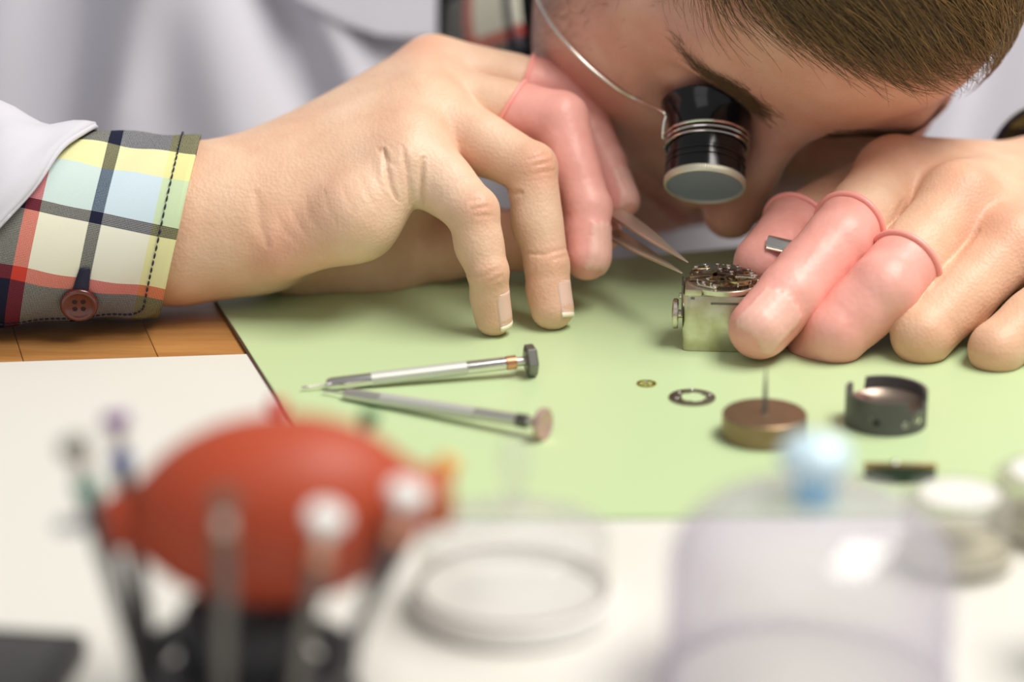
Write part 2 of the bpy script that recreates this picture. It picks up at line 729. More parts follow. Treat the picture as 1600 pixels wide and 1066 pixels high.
creaseA = [
    ([(600, 232), (604, 262), (610, 290), (622, 314)], 0.95, 0.75, 6), ([(628, 226), (635, 262), (640, 300), (641, 322)], 0.6, 0.7, 6),
    ([(660, 246), (658, 276), (657, 300), (660, 322)], 1.0, 0.7, 6), ([(590, 232), (604, 246), (618, 262)], 0.35, 0.8, 6),
    ([(400, 300), (405, 345), (418, 385)], 0.4, 1.5, 6), ([(452, 315), (462, 345), (478, 366)], 0.13, 0.8, 4),
    ([(476, 302), (484, 338), (500, 362)], 0.13, 0.8, 4), ([(505, 296), (512, 325), (526, 350)], 0.13, 0.8, 4),
    ([(533, 288), (543, 314), (556, 336)], 0.13, 0.8, 4), ([(562, 275), (572, 300), (584, 322)], 0.13, 0.8, 4),
    ([(432, 335), (446, 362), (470, 385)], 0.13, 0.9, 4), ([(580, 250), (586, 275), (596, 298)], 0.13, 0.8, 4),
    ([(732, 316), (752, 311)], 0.3, 0.5, -6), ([(737, 327), (766, 322)], 0.4, 0.5, -6), ([(740, 338), (769, 336)], 0.3, 0.5, -6),
    ([(728, 428), (752, 434), (784, 418)], 0.35, 0.6, -8), ([(762, 442), (786, 430)], 0.3, 0.5, -8),
    ([(824, 250), (858, 240)], 0.3, 0.5, 8), ([(828, 260), (864, 252)], 0.4, 0.5, 8), ([(832, 272), (868, 266)], 0.35, 0.5, 8),
    ([(822, 396), (850, 398), (886, 388)], 0.45, 0.6, 4), ([(862, 406), (888, 399)], 0.35, 0.5, 4),
    ([(782, 290), (800, 302), (816, 300)], 0.6, 0.8, 6),
]
VA = grooves(VA, NA, creaseA)
spotsA = [(W(668, 108, 42), 9, 0.5, RED), (W(645, 178, 18), 8, 0.25, RED), (W(606, 215, 6), 9, 0.2, RED), (W(655, 88, 50), 10, 0.35, RED),
          (W(750, 325, -9), 6, 0.6, RED), (W(848, 258, 4), 7, 0.65, RED), (W(772, 432, -10), 5, 0.35, RED), (W(872, 400, 0), 5, 0.45, RED),
          (W(735, 250, 20), 10, 0.6, RED), (W(845, 455, 0), 8, 0.35, RED), (W(440, 400, 2), 11, 0.55, RED), (W(690, 300, 0), 14, 0.5, PALE),
          (W(500, 395, 5), 14, 0.3, RED), (W(765, 495, -6), 6, 0.3, RED), (W(800, 390, 45), 22, 0.6, RED), (W(600, 300, 0), 16, 0.3, PALE)]
VA[:, 2] = np.maximum(VA[:, 2], 1.02)                # resting on the mat
TA = skin_tone(VA, spotsA, 3)

# ---- the hand holding the movement block
B_index = Finger([(1395, 278, 30), (1310, 378, -2), (1234, 462, -16), (1188, 512, -23)], [12.0, 10.2, 9.5, 8.6])
B_mid = Finger([(1500, 322, 14), (1380, 452, -16), (1306, 520, -18), (1276, 542, -10)], [12.0, 10.4, 9.2, 8.2])
B_ring = Finger([(1582, 384, 0), (1442, 522, -18), (1448, 526, 10), (1462, 512, 26)], [10.6, 9.4, 8.6, 8.0], k=4)
B_pinky = Finger([(1678, 446, -10), (1558, 545, -24), (1566, 548, 0), (1590, 532, 16)], [9.4, 8.3, 7.6, 7.0], k=4)
B_thumb = Finger([(1500, 300, 70), (1350, 302, 50), (1246, 356, 26), (1192, 412, 10)], [13, 11, 10.4, 8.6], side=(0, 0.5, 0.8))
palmB = [
    wc((1900, 262, 190), (1720, 294, 84), 27, 20),
    wc((1720, 294, 84), (1640, 303, 62), 20, 18, 8),
    wc((1650, 300, 66), (1400, 274, 32), 15, 12, 8),
    wc((1650, 305, 60), (1500, 316, 15), 15, 12.5, 8),
    wc((1660, 312, 56), (1580, 384, 1), 15, 11, 8),
    wc((1670, 325, 52), (1674, 442, -9), 15, 9.6, 8),
    wc((1640, 315, 68), (1440, 310, 50), 14, 12, 8),
    wc((1500, 340, 30), (1640, 420, 18), 12, 12, 8),
]
fingersB = [B_index, B_mid, B_ring, B_pinky, B_thumb]
sdfB = hand_sdf(palmB, fingersB, 1.2)
loB = np.array([W(1140, 400, 0)[0], -75, -4.0])
hiB = np.array([W(1760, 300, 60)[0], 140, 75.0])
VB, FB = polygonize(sdfB, loB, hiB, 0.85)
NB = vnormals(VB, FB)
creaseB = [
    ([(1404, 540), (1425, 552), (1445, 556)], 0.4, 0.8, -24), ([(1412, 548), (1436, 560)], 0.25, 0.7, -24),
    ([(1502, 548), (1530, 562), (1560, 562)], 0.35, 0.8, -28),
    ([(1530, 360), (1500, 396), (1478, 426), (1455, 452)], 0.35, 0.9, -12), 
    ([(1386, 366), (1396, 345), (1412, 312)], 0.3, 0.8, 2),
]
VB = grooves(VB, NB, creaseB)
spotsB = [(W(1513, 306, 4), 11, 0.6, RED), (W(1395, 240, 24), 12, 0.4, RED), (W(1570, 370, -10), 12, 0.4, RED), (W(1435, 545, -26), 9, 0.4, RED),
          (W(1350, 330, 5), 12, 0.35, PALE), (W(1340, 260, 20), 9, 0.4, RED), (W(1545, 555, -28), 8, 0.35, RED), (W(1430, 400, -8), 10, 0.3, PALE)]
VB[:, 2] = np.maximum(VB[:, 2], 1.02)
TB = skin_tone(VB, spotsB, 5, base=np.array([0.765, 0.495, 0.335]))

# ---- the head
TH = math.radians(55)
ROLL = math.radians(53)
YAW = math.radians(44)
HS = np.array([0.955, 0.86, 0.78])        # head proportions: across, up, forward
CB = np.stack([RGT, UPV, -FWD])          # camera axes: right, up, towards the camera
fx = np.array([0, -math.sin(TH), math.cos(TH)])
ux = np.array([0, math.cos(TH), math.sin(TH)])
xx = np.array([1.0, 0, 0])
# yaw about the head's own up axis, then roll about the line of sight
f1 = fx * math.cos(YAW) + xx * math.sin(YAW)
x1 = xx * math.cos(YAW) - fx * math.sin(YAW)
cr, sr = math.cos(-ROLL), math.sin(-ROLL)
RZ = np.array([[cr, -sr, 0], [sr, cr, 0], [0, 0, 1]])
HX, HU, HF = [(RZ @ v) @ CB for v in (x1, ux, f1)]
HR = np.stack([HX, HU, HF])              # rows: local x, up, forward in world axes
HO = W(1226, 212, 34)                    # root of the nose


def Hl(P):
    return (P - HO) @ HR.T / HS


def Hw(L):
    return (np.asarray(L, float) * HS) @ HR + HO


def head_local(q):
    ax = np.abs(q[:, 0])
    s = np.c_[ax, q[:, 1], q[:, 2]]      # the two halves mirror each other
    d = s_ell(q, (0, 36, -92), (62, 80, 94))
    d = smin(d, s_ell(q, (0, 42, -42), (51, 48, 43)), 14)
    d = smin(d, s_cone(s, (0, 13, -11), (34, 15, -20), 11, 9), 12)
    d = smin(d, s_cone(s, (34, 15, -20), (53, 4, -40), 9, 8), 12)
    d = smin(d, s_ell(q, (0, -34, -52), (73, 70, 50)), 18)
    d = smin(d, s_sph(s, (44, -30, -34), 15), 20)
    d = smin(d, s_ell(q, (0, -66, -28), (31, 30, 27)), 12)
    d = smin(d, s_cone(s, (52, -56, -74), (22, -96, -28), 16, 14), 14)
    d = smin(d, s_sph(q, (0, -100, -20), 16), 12)
    # eye sockets and closed, lowered lids
    d = smax(d, -s_ell(s, (32, -8, 0), (19, 13, 21)), 9)
    d = smin(d, s_ell(s, (32, -7, -23), (13, 10.5, 11)), 5)
    # nose
    d = smin(d, s_cone(q, (0, 6, -6), (0, -22, 8), 7.5, 7.5), 8)
    d = smin(d, s_cone(q, (0, -22, 8), (0, -38, 19), 7.5, 9.2), 5)
    d = smin(d, s_ell(s, (12, -43, 6), (6.5, 7.5, 10)), 5)
    d = smax(d, -s_ell(s, (6.5, -50, 10), (3.6, 5, 5.5)), 2)
    # lips
    d = smin(d, s_cone(s, (0, -67, 0), (22, -71, -10), 4.6, 2.6), 4)
    d = smin(d, s_cone(s, (0, -76, -1), (20, -72, -10), 5.2, 2.6), 4)
    d = smax(d, -s_cone(s, (0, -71.5, 5), (24, -72, -7), 1.3, 0.9), 2)
    # ears
    e = s_ell(s, (76, -8, -98), (5, 31, 18))
    e = smax(e, -s_ell(s, (82.5, -4, -94), (7, 23, 12)), 2)
    e = smin(e, s_cone(s, (78, 12, -96), (79, -20, -100), 2.2, 2.6), 2)
    e = smin(e, s_ell(s, (77, -9, -84), (3.5, 6, 4)), 2)
    d = smin(d, e, 5)
    # neck
    d = smin(d, s_cone(q, (8, -58, -112), (14, -190, -150), 40, 50), 18)
    return d


def sdfH(P):
    return head_local(Hl(P)) * 0.82


cornH = Hw(np.array([[x, y, z] for x in (-92, 92) for y in (-205, 122) for z in (-195, 38)]))
VH, FH = polygonize(sdfH, cornH.min(0) - 3, cornH.max(0) + 3, 2.0)
LH = Hl(VH)
FACE = np.array([0.63, 0.335, 0.26])
FRED = np.array([0.60, 0.26, 0.19])
spotsH = []
TH_ = skin_tone(VH, spotsH, 9, base=FACE)


def blend(t, w, c):
    return t * (1 - w[:, None]) + np.asarray(c) * w[:, None]


def gau(L, c, r):
    return np.exp(-(((L - np.asarray(c)) / np.asarray(r)) ** 2).sum(1))


Lm = np.c_[np.abs(LH[:, 0]), LH[:, 1:]]
TH_ = blend(TH_, 0.55 * gau(Lm, (48, -34, -25), (22, 24, 26)), FRED)
TH_ = blend(TH_, 0.85 * gau(LH, (0, -36, 16), (14, 16, 16)), FRED)
TH_ = blend(TH_, 0.35 * gau(LH, (0, 40, 0), (60, 22, 30)), (0.74, 0.43, 0.30))
TH_ = blend(TH_, 0.85 * gau(Lm, (8, -72, 0), (16, 7, 12)), (0.50, 0.17, 0.15))
beard = np.clip(gau(Lm, (70, -32, -58), (14, 44, 20)) + gau(Lm, (30, -95, -28), (40, 24, 34)) + 0.8 * gau(Lm, (10, -58, 0), (22, 6, 14)), 0, 1)
TH_ = blend(TH_, beard * np.clip(0.45 + 0.35 * vnoise(LH, 1.1, 4), 0.1, 0.9), (0.30, 0.165, 0.095))

nA, nB = len(VA), len(VA) + len(VB)
body = ppart('body', np.vstack([VA, VB, VH]), np.vstack([FA, FB + nA, FH + nB]), SKIN, tone=np.vstack([TA, TB, TH_]))

nails = []
for fg in (A_pinky, A_ring):
    nails.append(make_nail(fg, sdf=fg.sdf, width=0.78, over=0.5, start=0.42))

# ------------------------------------------------------------------ pink finger cots
COT = np.array([0.83, 0.39, 0.335])
COTNAIL = np.array([0.83, 0.53, 0.44])
RIM = mat('rolled_latex', (0.90, 0.36, 0.31), 0.4, spec=0.5)


def finger_cot(fg, seg, frac, label, tilt=None, off=0.55, nail=True, roll=1.0, group='pink finger cots', lump=0.0):
    """sleeve of thin latex over a finger from a rolled rim to the tip"""
    a, b = fg.J[seg], fg.J[seg + 1]
    c = a + (b - a) * frac
    n = nrm(b - a)
    if tilt is not None:
        n = nrm(n + np.asarray(tilt, float))

    def f(P):
        w = 0.18 * vnoise(P, 0.55, 11) + lump * 0
        return np.maximum(fg.sdf(P) - off - w * 0.5, -((P - c) @ n))
    pts = np.array([c] + fg.J[seg + 1:])
    lo, hi = pts.min(0) - 14, pts.max(0) + 14
    V, F = polygonize(f, lo, hi, 0.9)
    keep = ((V[F] - c) @ n).max(1) > 0.8
    F = F[keep]
    used = np.unique(F)
    mp = -np.ones(len(V), int)
    mp[used] = np.arange(len(used))
    V, F = V[used], mp[F]
    tone = np.repeat(COT[None], len(V), 0) * (1 + 0.04 * vnoise(V, 0.4, 2))[:, None]
    for i in range(seg + 1, len(fg.J) - 1):
        tone = blend(tone, 0.35 * np.exp(-((V - fg.J[i] - fg.dors[i] * fg.R[i]) ** 2).sum(1) / 60), (0.90, 0.53, 0.46))
    if nail:
        d = nrm(fg.J[-1] - fg.J[-2])
        L = np.linalg.norm(fg.J[-1] - fg.J[-2])
        q = V - fg.J[-2]
        dv = fg.dors[-1]
        sv = np.cross(d, dv)
        u, s, h = q @ d, q @ sv, q @ dv
        r = fg.R[-1]
        jag = 1.1 * np.sin(s * 2.3) * 0.5
        m = (h > r * 0.30) & (u > L * 0.42 + jag + 0.03 * s * s) & (u < L + r * 0.86) & (np.abs(s) < r * 0.84)
        N = vnormals(V, F)
        V = V + N * (m * 0.35)[:, None]
        tone = blend(tone, m * 0.6, COTNAIL)
        streak = m * np.clip(np.sin(s * 3.1 + 0.8) - 0.55, 0, 1) * 0.5
        tone = blend(tone, streak, (0.88, 0.70, 0.64))
    V[:, 2] = np.maximum(V[:, 2], 1.0)
    root = thing('finger_cot', label, 'finger cot', c)
    mobj('sleeve', V - c, F, LATEX, root, tone=tone)
    # rolled rim: march from the bone outwards to the skin, all the way round
    u0 = nrm(np.cross(n, [0.3, 0.2, 0.9]))
    w0 = np.cross(n, u0)
    ring = []
    for k in range(40):
        o = u0 * math.cos(2 * math.pi * k / 40) + w0 * math.sin(2 * math.pi * k / 40)
        p = c + o * 24
        for _ in range(30):
            p = p - o * max(0.0, fg.sdf(p[None])[0]) * 0.9
        ring.append(p + o * (0.55 + 0.25 * roll))
    ring = np.array(ring)
    V, F = [], []
    nn = 10
    for k in range(40):
        o = nrm(ring[k] - c)
        for j in range(nn):
            t = 2 * math.pi * j / nn
            V.append(ring[k] + roll * (o * math.cos(t) + n * math.sin(t)))
    F = np.array([[k * nn + j, ((k + 1) % 40) * nn + j, ((k + 1) % 40) * nn + (j + 1) % nn, k * nn + (j + 1) % nn] for k in range(40) for j in range(nn)])
    mobj('rolled_rim', np.array(V) - c, F, RIM, root)
    return root


finger_cot(A_mid, 0, 0.62, 'pink latex cot on the middle finger, the nearer of the two above the tweezers', tilt=(0.25, 0, -0.5), roll=0.75)
finger_cot(A_index, 0, 0.66, 'pink latex cot on the finger behind, lying on top of the tweezers', tilt=(0.1, 0, -0.2), roll=0.75)
finger_cot(A_thumb, 2, 0.3, 'pink cot on the thumb hidden under the tweezers, only its tip showing', nail=False, roll=0.75)
finger_cot(B_index, 0, 0.80, 'pink latex cot on the finger touching the movement block, with a pale nail', roll=1.05, tilt=(-0.05, 0, 0.1))
finger_cot(B_mid, 0, 0.72, 'pink latex cot on the second finger, beside the bare curled fingers', roll=1.05, nail=False)
finger_cot(B_thumb, 2, -0.02, 'dusky pink cot on the thumb behind the movement block', roll=0.95, nail=False)

# ------------------------------------------------------------------ hair, brows
def hair_mat(name, c0, c1):
    m, nt, p = new_mat(name)
    a = nt.nodes.new('ShaderNodeAttribute')
    a.attribute_name = 'tone'
    nt.links.new(a.outputs['Color'], p.inputs['Base Color'])
    p.inputs['Roughness'].default_value = 0.38
    p.inputs['Specular IOR Level'].default_value = 0.55
    return m


HAIR = hair_mat('hair', None, None)


def project_to(f, P, n=6):
    for _ in range(n):
        g, d = grad(f, P, 0.5)
        P = P - g * d[:, None]
    g, d = grad(f, P, 0.5)
    return P, g


def strands(name, roots, nrms, flow, length, rad, lift, seg=7, curl=0.0, c0=(0.055, 0.032, 0.014), c1=(0.36, 0.215, 0.08), parent=None, gravity=0.0, spread=0.1):
    n = len(roots)
    P = roots.copy()
    pts = [P.copy()]
    jit = rng.normal(size=(n, 3)) * spread
    L = length * rng.uniform(0.75, 1.2, n)
    for s in range(seg):
        g, d = grad(sdfH, P, 1.0)
        v = flow(P) + jit * (0.4 + s / seg)
        v = v - g * (v * g).sum(1)[:, None]
        v /= np.linalg.norm(v, axis=1)[:, None] + 1e-9
        target = lift * (1.0 - 0.35 * s / seg) * rng.uniform(0.85, 1.15, n) if s else lift
        P = P + v * (L / seg)[:, None]
        d2 = sdfH(P)
        P = P + g * np.clip(target * min(1, (s + 1) / 2.5) - d2, -2.5, 3)[:, None] * 0.8
        pts.append(P.copy())
    pts = np.stack(pts, 1)                                     # n, seg+1, 3
    T = np.gradient(pts, axis=1)
    T /= np.linalg.norm(T, axis=2)[..., None] + 1e-9
    N = np.cross(T, nrms[:, None])
    N /= np.linalg.norm(N, axis=2)[..., None] + 1e-9
    Bn = np.cross(T, N)
    r = rad * np.linspace(1, 0.25, seg + 1)[None, :, None, None] * rng.uniform(0.7, 1.2, n)[:, None, None, None]
    a = np.arange(3) * 2 * math.pi / 3
    V = pts[:, :, None] + r * (np.cos(a)[None, None, :, None] * N[:, :, None] + np.sin(a)[None, None, :, None] * Bn[:, :, None])
    V = V.reshape(-1, 3)
    base = (np.arange(n) * (seg + 1) * 3)[:, None, None]
    i = np.arange(seg)[None, :, None] * 3
    j = np.arange(3)[None, None, :]
    j2 = (j + 1) % 3
    F = np.stack([base + i + j, base + i + j2, base + i + 3 + j2, base + i + 3 + j], -1).reshape(-1, 4)
    mixv = np.clip(rng.normal(0.45, 0.28, n), 0, 1)
    tone = np.asarray(c0)[None] * (1 - mixv[:, None]) + np.asarray(c1)[None] * mixv[:, None]
    tone = np.repeat(tone, (seg + 1) * 3, 0)
    return V, F, tone


def hairline(L):
    """>0 where hair grows (head-local mm)"""
    ax = np.abs(L[:, 0])
    L = L + np.c_[np.zeros(len(L)), np.clip(20 - L[:, 0], 0, 70) * 0.30 - np.clip(L[:, 0] - 20, 0, 40) * 0.25, np.zeros(len(L))]
    front = L[:, 1] - (64 - 0.0035 * ax ** 2 + 0.0 * L[:, 0]) - 0.55 * (L[:, 2] + 12) * -1.0
    side = -(L[:, 2] + 58) + 0.0
    return np.where(ax > 52, np.maximum(side - 0.2 * (ax - 52) * 0, L[:, 1] - 70), np.maximum(L[:, 1] - 74, side - 10)) * (L[:, 1] > -20 - 0.0 * ax) - 1e9 * (L[:, 1] < -20)


cand = np.nonzero(hairline(LH) > 0)[0]
ear = s_ell(Lm, (76, -8, -98), (7, 33, 20))
cand = cand[(ear[cand] > 2.5) & (LH[cand, 1] > -12 - 0.25 * (-LH[cand, 2] - 60))]
ridx = rng.choice(cand, 19000)
roots = VH[ridx] + rng.normal(size=(19000, 3)) * 0.8
roots, rn = project_to(sdfH, roots, 3)


def flow_hair(P):
    L = Hl(P)
    w = np.clip(L[:, 1] / 80, 0.2, 1)[:, None]
    v = HX * 1.0 + HF * 0.55 - HU * 0.1
    side = np.clip((np.abs(L[:, 0]) - 45) / 25, 0, 1)[:, None]
    return (v[None] * (1 - side) + (HF * -0.2 - HU * 0.9 + HX * 0.35)[None] * side) + 0.18 * np.stack([vnoise(P, 0.10, 21), vnoise(P, 0.1, 22), vnoise(P, 0.1, 23)], 1)


hv, hf, ht = strands('hair', roots, rn, flow_hair, 34, 0.17, 4.2, 8, spread=0.16)
hair = ppart('hair', hv, hf, HAIR, tone=ht)
# close cap of short hair under the strands
capm = (hairline(LH) > 0.5) & (ear > 2.0)
fc = capm[FH].all(1)
used = np.unique(FH[fc])
mp = -np.ones(len(VH), int)
mp[used] = np.arange(len(used))
NH = vnormals(VH, FH)
cap = ppart('hair_undercoat', VH[used] + NH[used] * 1.3, mp[FH[fc]], HAIR, tone=np.repeat([[0.055, 0.032, 0.015]], len(used), 0))
cap.parent = hair
cap.location = (0, 0, 0)

# eyebrows
bx = np.concatenate([rng.uniform(9, 52, 900), -rng.triangular(7, 17, 48, 900) + rng.normal(size=900) * 2])
abx = np.abs(bx)
by = 9 + 5.5 * np.sin(np.clip((abx - 8) / 44, 0, 1) * 2.3) - 0.0022 * (abx - 20) ** 2 + rng.normal(size=1800) * np.interp(abx, [8, 20, 52], [3.2, 2.2, 1.0])
bl = np.c_[bx, by, np.interp(abx, [0, 20, 40, 55], [0, -3, -12, -30])]
br, bn = project_to(sdfH, Hw(bl), 8)
sgn = np.sign(bx)[:, None]


def flow_brow(P):
    s = np.sign(Hl(P)[:, 0])[:, None]
    return s * HX[None] + 0.15 * HU[None]


bv, bf, bt = strands('eyebrow', br, bn, flow_brow, 7, 0.06, 0.7, 4, spread=0.3, c0=(0.07, 0.04, 0.02), c1=(0.20, 0.11, 0.05))
half = len(bv) // 2
hq = len(bf) // 2
ppart('eyebrow', bv[:half], bf[:hq], HAIR, tone=bt[:half])
ppart('eyebrow', bv[half:], bf[hq:] - half, HAIR, tone=bt[half:])


# stubble on cheeks, lip and chin
wst = np.clip(gau(Lm, (70, -35, -58), (13, 40, 18)) + 0.8 * gau(Lm, (32, -92, -26), (34, 22, 26)) + 0.5 * gau(Lm, (10, -59, 2), (20, 5, 10)), 0, 1)
wst[hairline(LH) > 0] = 0
ri = rng.choice(len(VH), 4200, p=wst / wst.sum())
sr, sn = project_to(sdfH, VH[ri] + rng.normal(size=(4200, 3)) * 1.0, 3)
sv_, sf_, st_ = strands('stubble', sr, sn, lambda P: np.repeat((-HU * 0.8 - HF * 0.3)[None], len(P), 0), 2.6, 0.055, 0.9, 3, spread=0.5, c0=(0.10, 0.055, 0.03), c1=(0.26, 0.15, 0.07))
ppart('stubble', sv_, sf_, HAIR, tone=st_)


# ------------------------------------------------------------------ cloth
def weave_mat(name, scale=1400, color=(0.82, 0.82, 0.84), rough=0.85, mott=0.04):
    m, nt, p = new_mat(name)
    tc = nt.nodes.new('ShaderNodeTexCoord')
    w = nt.nodes.new('ShaderNodeTexNoise')
    w.inputs['Scale'].default_value = scale
    w.inputs['Detail'].default_value = 3
    nt.links.new(tc.outputs['Object'], w.inputs['Vector'])
    b = nt.nodes.new('ShaderNodeBump')
    b.inputs['Strength'].default_value = 0.18
    b.inputs['Distance'].default_value = 0.0003
    nt.links.new(w.outputs['Fac'], b.inputs['Height'])
    nt.links.new(b.outputs['Normal'], p.inputs['Normal'])
    p.inputs['Base Color'].default_value = (*color, 1)
    p.inputs['Roughness'].default_value = rough
    p.inputs['Specular IOR Level'].default_value = 0.15
    p.inputs['Sheen Weight'].default_value = 0.1
    return m


COAT = weave_mat('white_cotton', color=(0.60, 0.595, 0.655))


def plaid_mat(name):
    """woven check: warp bands along u, weft bands along v (both in mm), mixed thread by thread in a twill"""
    m, nt, p = new_mat(name)
    at = nt.nodes.new('ShaderNodeAttribute')
    at.attribute_name = 'cloth'
    sep = nt.nodes.new('ShaderNodeSeparateXYZ')
    nt.links.new(at.outputs['Vector'], sep.inputs[0])

    def math_node(op, a, b=None, c=None):
        n = nt.nodes.new('ShaderNodeMath')
        n.operation = op
        for i, x in enumerate((a, b, c)):
            if x is None:
                continue
            if isinstance(x, (int, float)):
                n.inputs[i].default_value = x
            else:
                nt.links.new(x, n.inputs[i])
        return n.outputs[0]

    def bands(sock, period, stops, shift=0.0):
        v = math_node('ADD', sock, shift)
        v = math_node('WRAP', v, period, 0.0)
        v = math_node('DIVIDE', v, period)
        r = nt.nodes.new('ShaderNodeValToRGB')
        r.color_ramp.interpolation = 'CONSTANT'
        els = r.color_ramp.elements
        while len(els) > 1:
            els.remove(els[-1])
        els[0].position = 0
        els[0].color = (*stops[0][1], 1)
        for pos, c in stops[1:]:
            e = els.new(pos / period)
            e.color = (*c, 1)
        nt.links.new(v, r.inputs['Fac'])
        return r.outputs['Color']
    navy = (0.012, 0.014, 0.035)
    white = (0.76, 0.76, 0.74)
    cream = (0.78, 0.77, 0.62)
    yel = (0.74, 0.72, 0.33)
    blue = (0.50, 0.66, 0.80)
    red = (0.56, 0.055, 0.035)
    # u from the hem up the arm; v up from the middle of the outer side
    warp = bands(sep.outputs[0], 78.0, [(0, yel), (8.0, white), (23.2, navy), (27.2, cream), (42.5, red), (47.0, navy), (60, white), (74, yel)])
    weft = bands(sep.outputs[1], 84.0, [(0, navy), (21.0, red), (25.2, cream), (41.0, navy), (44.0, blue), (58.0, yel), (68.5, navy)], shift=42.0)
    # twill
    s = math_node('MULTIPLY', sep.outputs[0], 1.1)
    t = math_node('MULTIPLY', sep.outputs[1], 1.1)
    a = math_node('FRACT', math_node('ADD', s, t))
    b_ = math_node('FRACT', math_node('SUBTRACT', s, t))
    ca = math_node('GREATER_THAN', a, 0.5)
    cb = math_node('GREATER_THAN', b_, 0.5)
    f = math_node('ABSOLUTE', math_node('SUBTRACT', ca, cb))
    mx = nt.nodes.new('ShaderNodeMix')
    mx.data_type = 'RGBA'
    nt.links.new(f, mx.inputs[0])
    nt.links.new(warp, mx.inputs[6])
    nt.links.new(weft, mx.inputs[7])
    dk = nt.nodes.new('ShaderNodeMix')
    dk.data_type = 'RGBA'
    dk.blend_type = 'DARKEN'
    dk.inputs[0].default_value = 1.0
    nt.links.new(warp, dk.inputs[6])
    nt.links.new(weft, dk.inputs[7])
    m3 = nt.nodes.new('ShaderNodeMix')
    m3.data_type = 'RGBA'
    m3.inputs[0].default_value = 0.55
    nt.links.new(mx.outputs[2], m3.inputs[6])
    nt.links.new(dk.outputs[2], m3.inputs[7])
    nt.links.new(m3.outputs[2], p.inputs['Base Color'])
    b = nt.nodes.new('ShaderNodeBump')
    b.inputs['Strength'].default_value = 0.25
    b.inputs['Distance'].default_value = 0.0002
    nt.links.new(f, b.inputs['Height'])
    nt.links.new(b.outputs['Normal'], p.inputs['Normal'])
    p.inputs['Roughness'].default_value = 0.85
    p.inputs['Specular IOR Level'].default_value = 0.15
    return m


PLAID = plaid_mat('plaid_cotton')


def loft(rings):
    """rings: list of (n,3) arrays -> vertices, quads"""
    n = len(rings[0])
    V = np.concatenate(rings)
    F = [[i * n + k, i * n + (k + 1) % n, (i + 1) * n + (k + 1) % n, (i + 1) * n + k] for i in range(len(rings) - 1) for k in range(n)]
    return V, np.array(F)


def thicken(o, t, off=-1):
    s = o.modifiers.new('thickness', 'SOLIDIFY')
    s.thickness = t * MM
    s.offset = off
    return s


# left cuff: a band wrapped round the wrist, its flap ending low on the near side with a rounded corner
ca, cb_ = W(-150, 360, 6), W(281, 354, 16)
axd = nrm(cb_ - ca)
up_ = nrm(UPV - axd * (UPV @ axd))
nr_ = nrm(np.cross(axd, up_))
if nr_ @ FWD > 0:
    nr_ = -nr_                                    # towards the camera
LEN = np.linalg.norm(cb_ - ca)
NPH, NS = 96, 44
PH0, PH1 = math.radians(-76), math.radians(322)   # measured from the near side, upwards, over the back, to the flap underneath
ring_rows = []
uvs = []


def cuff_pt(u, ph, wrapk, extra=0.0):
    """u mm from the hem towards the elbow"""
    c = cb_ - axd * u
    ru = 28.0 + 0.03 * u
    rn = 26.0 + 0.03 * u
    r = extra + 1.2 * wrapk
    lean = -14.0 * math.sin(ph) * 0.5           # hem leans: top further along than the bottom
    wob = 0.5 * math.sin(ph * 3 + u * 0.11) + 0.35 * math.sin(u * 0.3 + ph * 5)
    return c + up_ * (math.sin(ph) * (ru + r + wob)) + nr_ * (math.cos(ph) * (rn + r + wob)) - axd * lean * (1 - 0.0 * u)


V, UV = [], []
for i in range(NPH + 1):
    k = i / NPH
    ph = PH0 + (PH1 - PH0) * k
    # the near flap is the start of the band (k=0), lying outside the far end
    wrapk = 1.0 - k
    edge = (ph - PH0) * 27.0
    trim = 9.0 - math.sqrt(max(0.0, 81.0 - max(0.0, 9.0 - edge) ** 2)) if edge < 9 else 0.0
    for j in range(NS + 1):
        u = trim + (74.0 - trim) * j / NS
        # flap bottom follows a straight edge
        V.append(cuff_pt(u, ph, wrapk))
        UV.append((u, ph * 27.5 - 0.2 * (u - 20)))
V = np.array(V)
V[:, 2] = np.maximum(V[:, 2], 0.9)
m_ = NS + 1
F = np.array([[i * m_ + j, (i + 1) * m_ + j, (i + 1) * m_ + j + 1, i * m_ + j + 1] for i in range(NPH) for j in range(NS)])
cuff = ppart('shirt_cuff', V, F, PLAID, uv=np.array(UV))
thicken(cuff, 0.8)
cuff['label'] = 'plaid shirt cuff in yellow, blue, red and navy checks'
THREAD = mat('navy_thread', (0.012, 0.014, 0.04), 0.7)
# line of stitches along hem and flap edge
path = []
for ph in np.linspace(math.radians(170), PH0 + 0.33, 60):
    path.append(cuff_pt(5.5, ph, 1.0, 0.25))
for a in np.linspace(0, math.pi / 2, 8)[1:]:
    path.append(cuff_pt(5.5 + 6 * (1 - math.cos(a)), PH0 + 0.33 - 0.2 * math.sin(a), 1.0, 0.25))
for u in np.linspace(12.5, 66, 40):
    path.append(cuff_pt(u, PH0 + 0.13, 1.0, 0.25))
path = spline(path, 340)
st = MB()
for i in range(0, 336, 4):
    st.tube([path[i], path[i + 1], path[i + 2], path[i + 3]], [0.15, 0.32, 0.32, 0.15], 5)
ppart('stitching', np.array(st.v), st.f, THREAD, cuff)

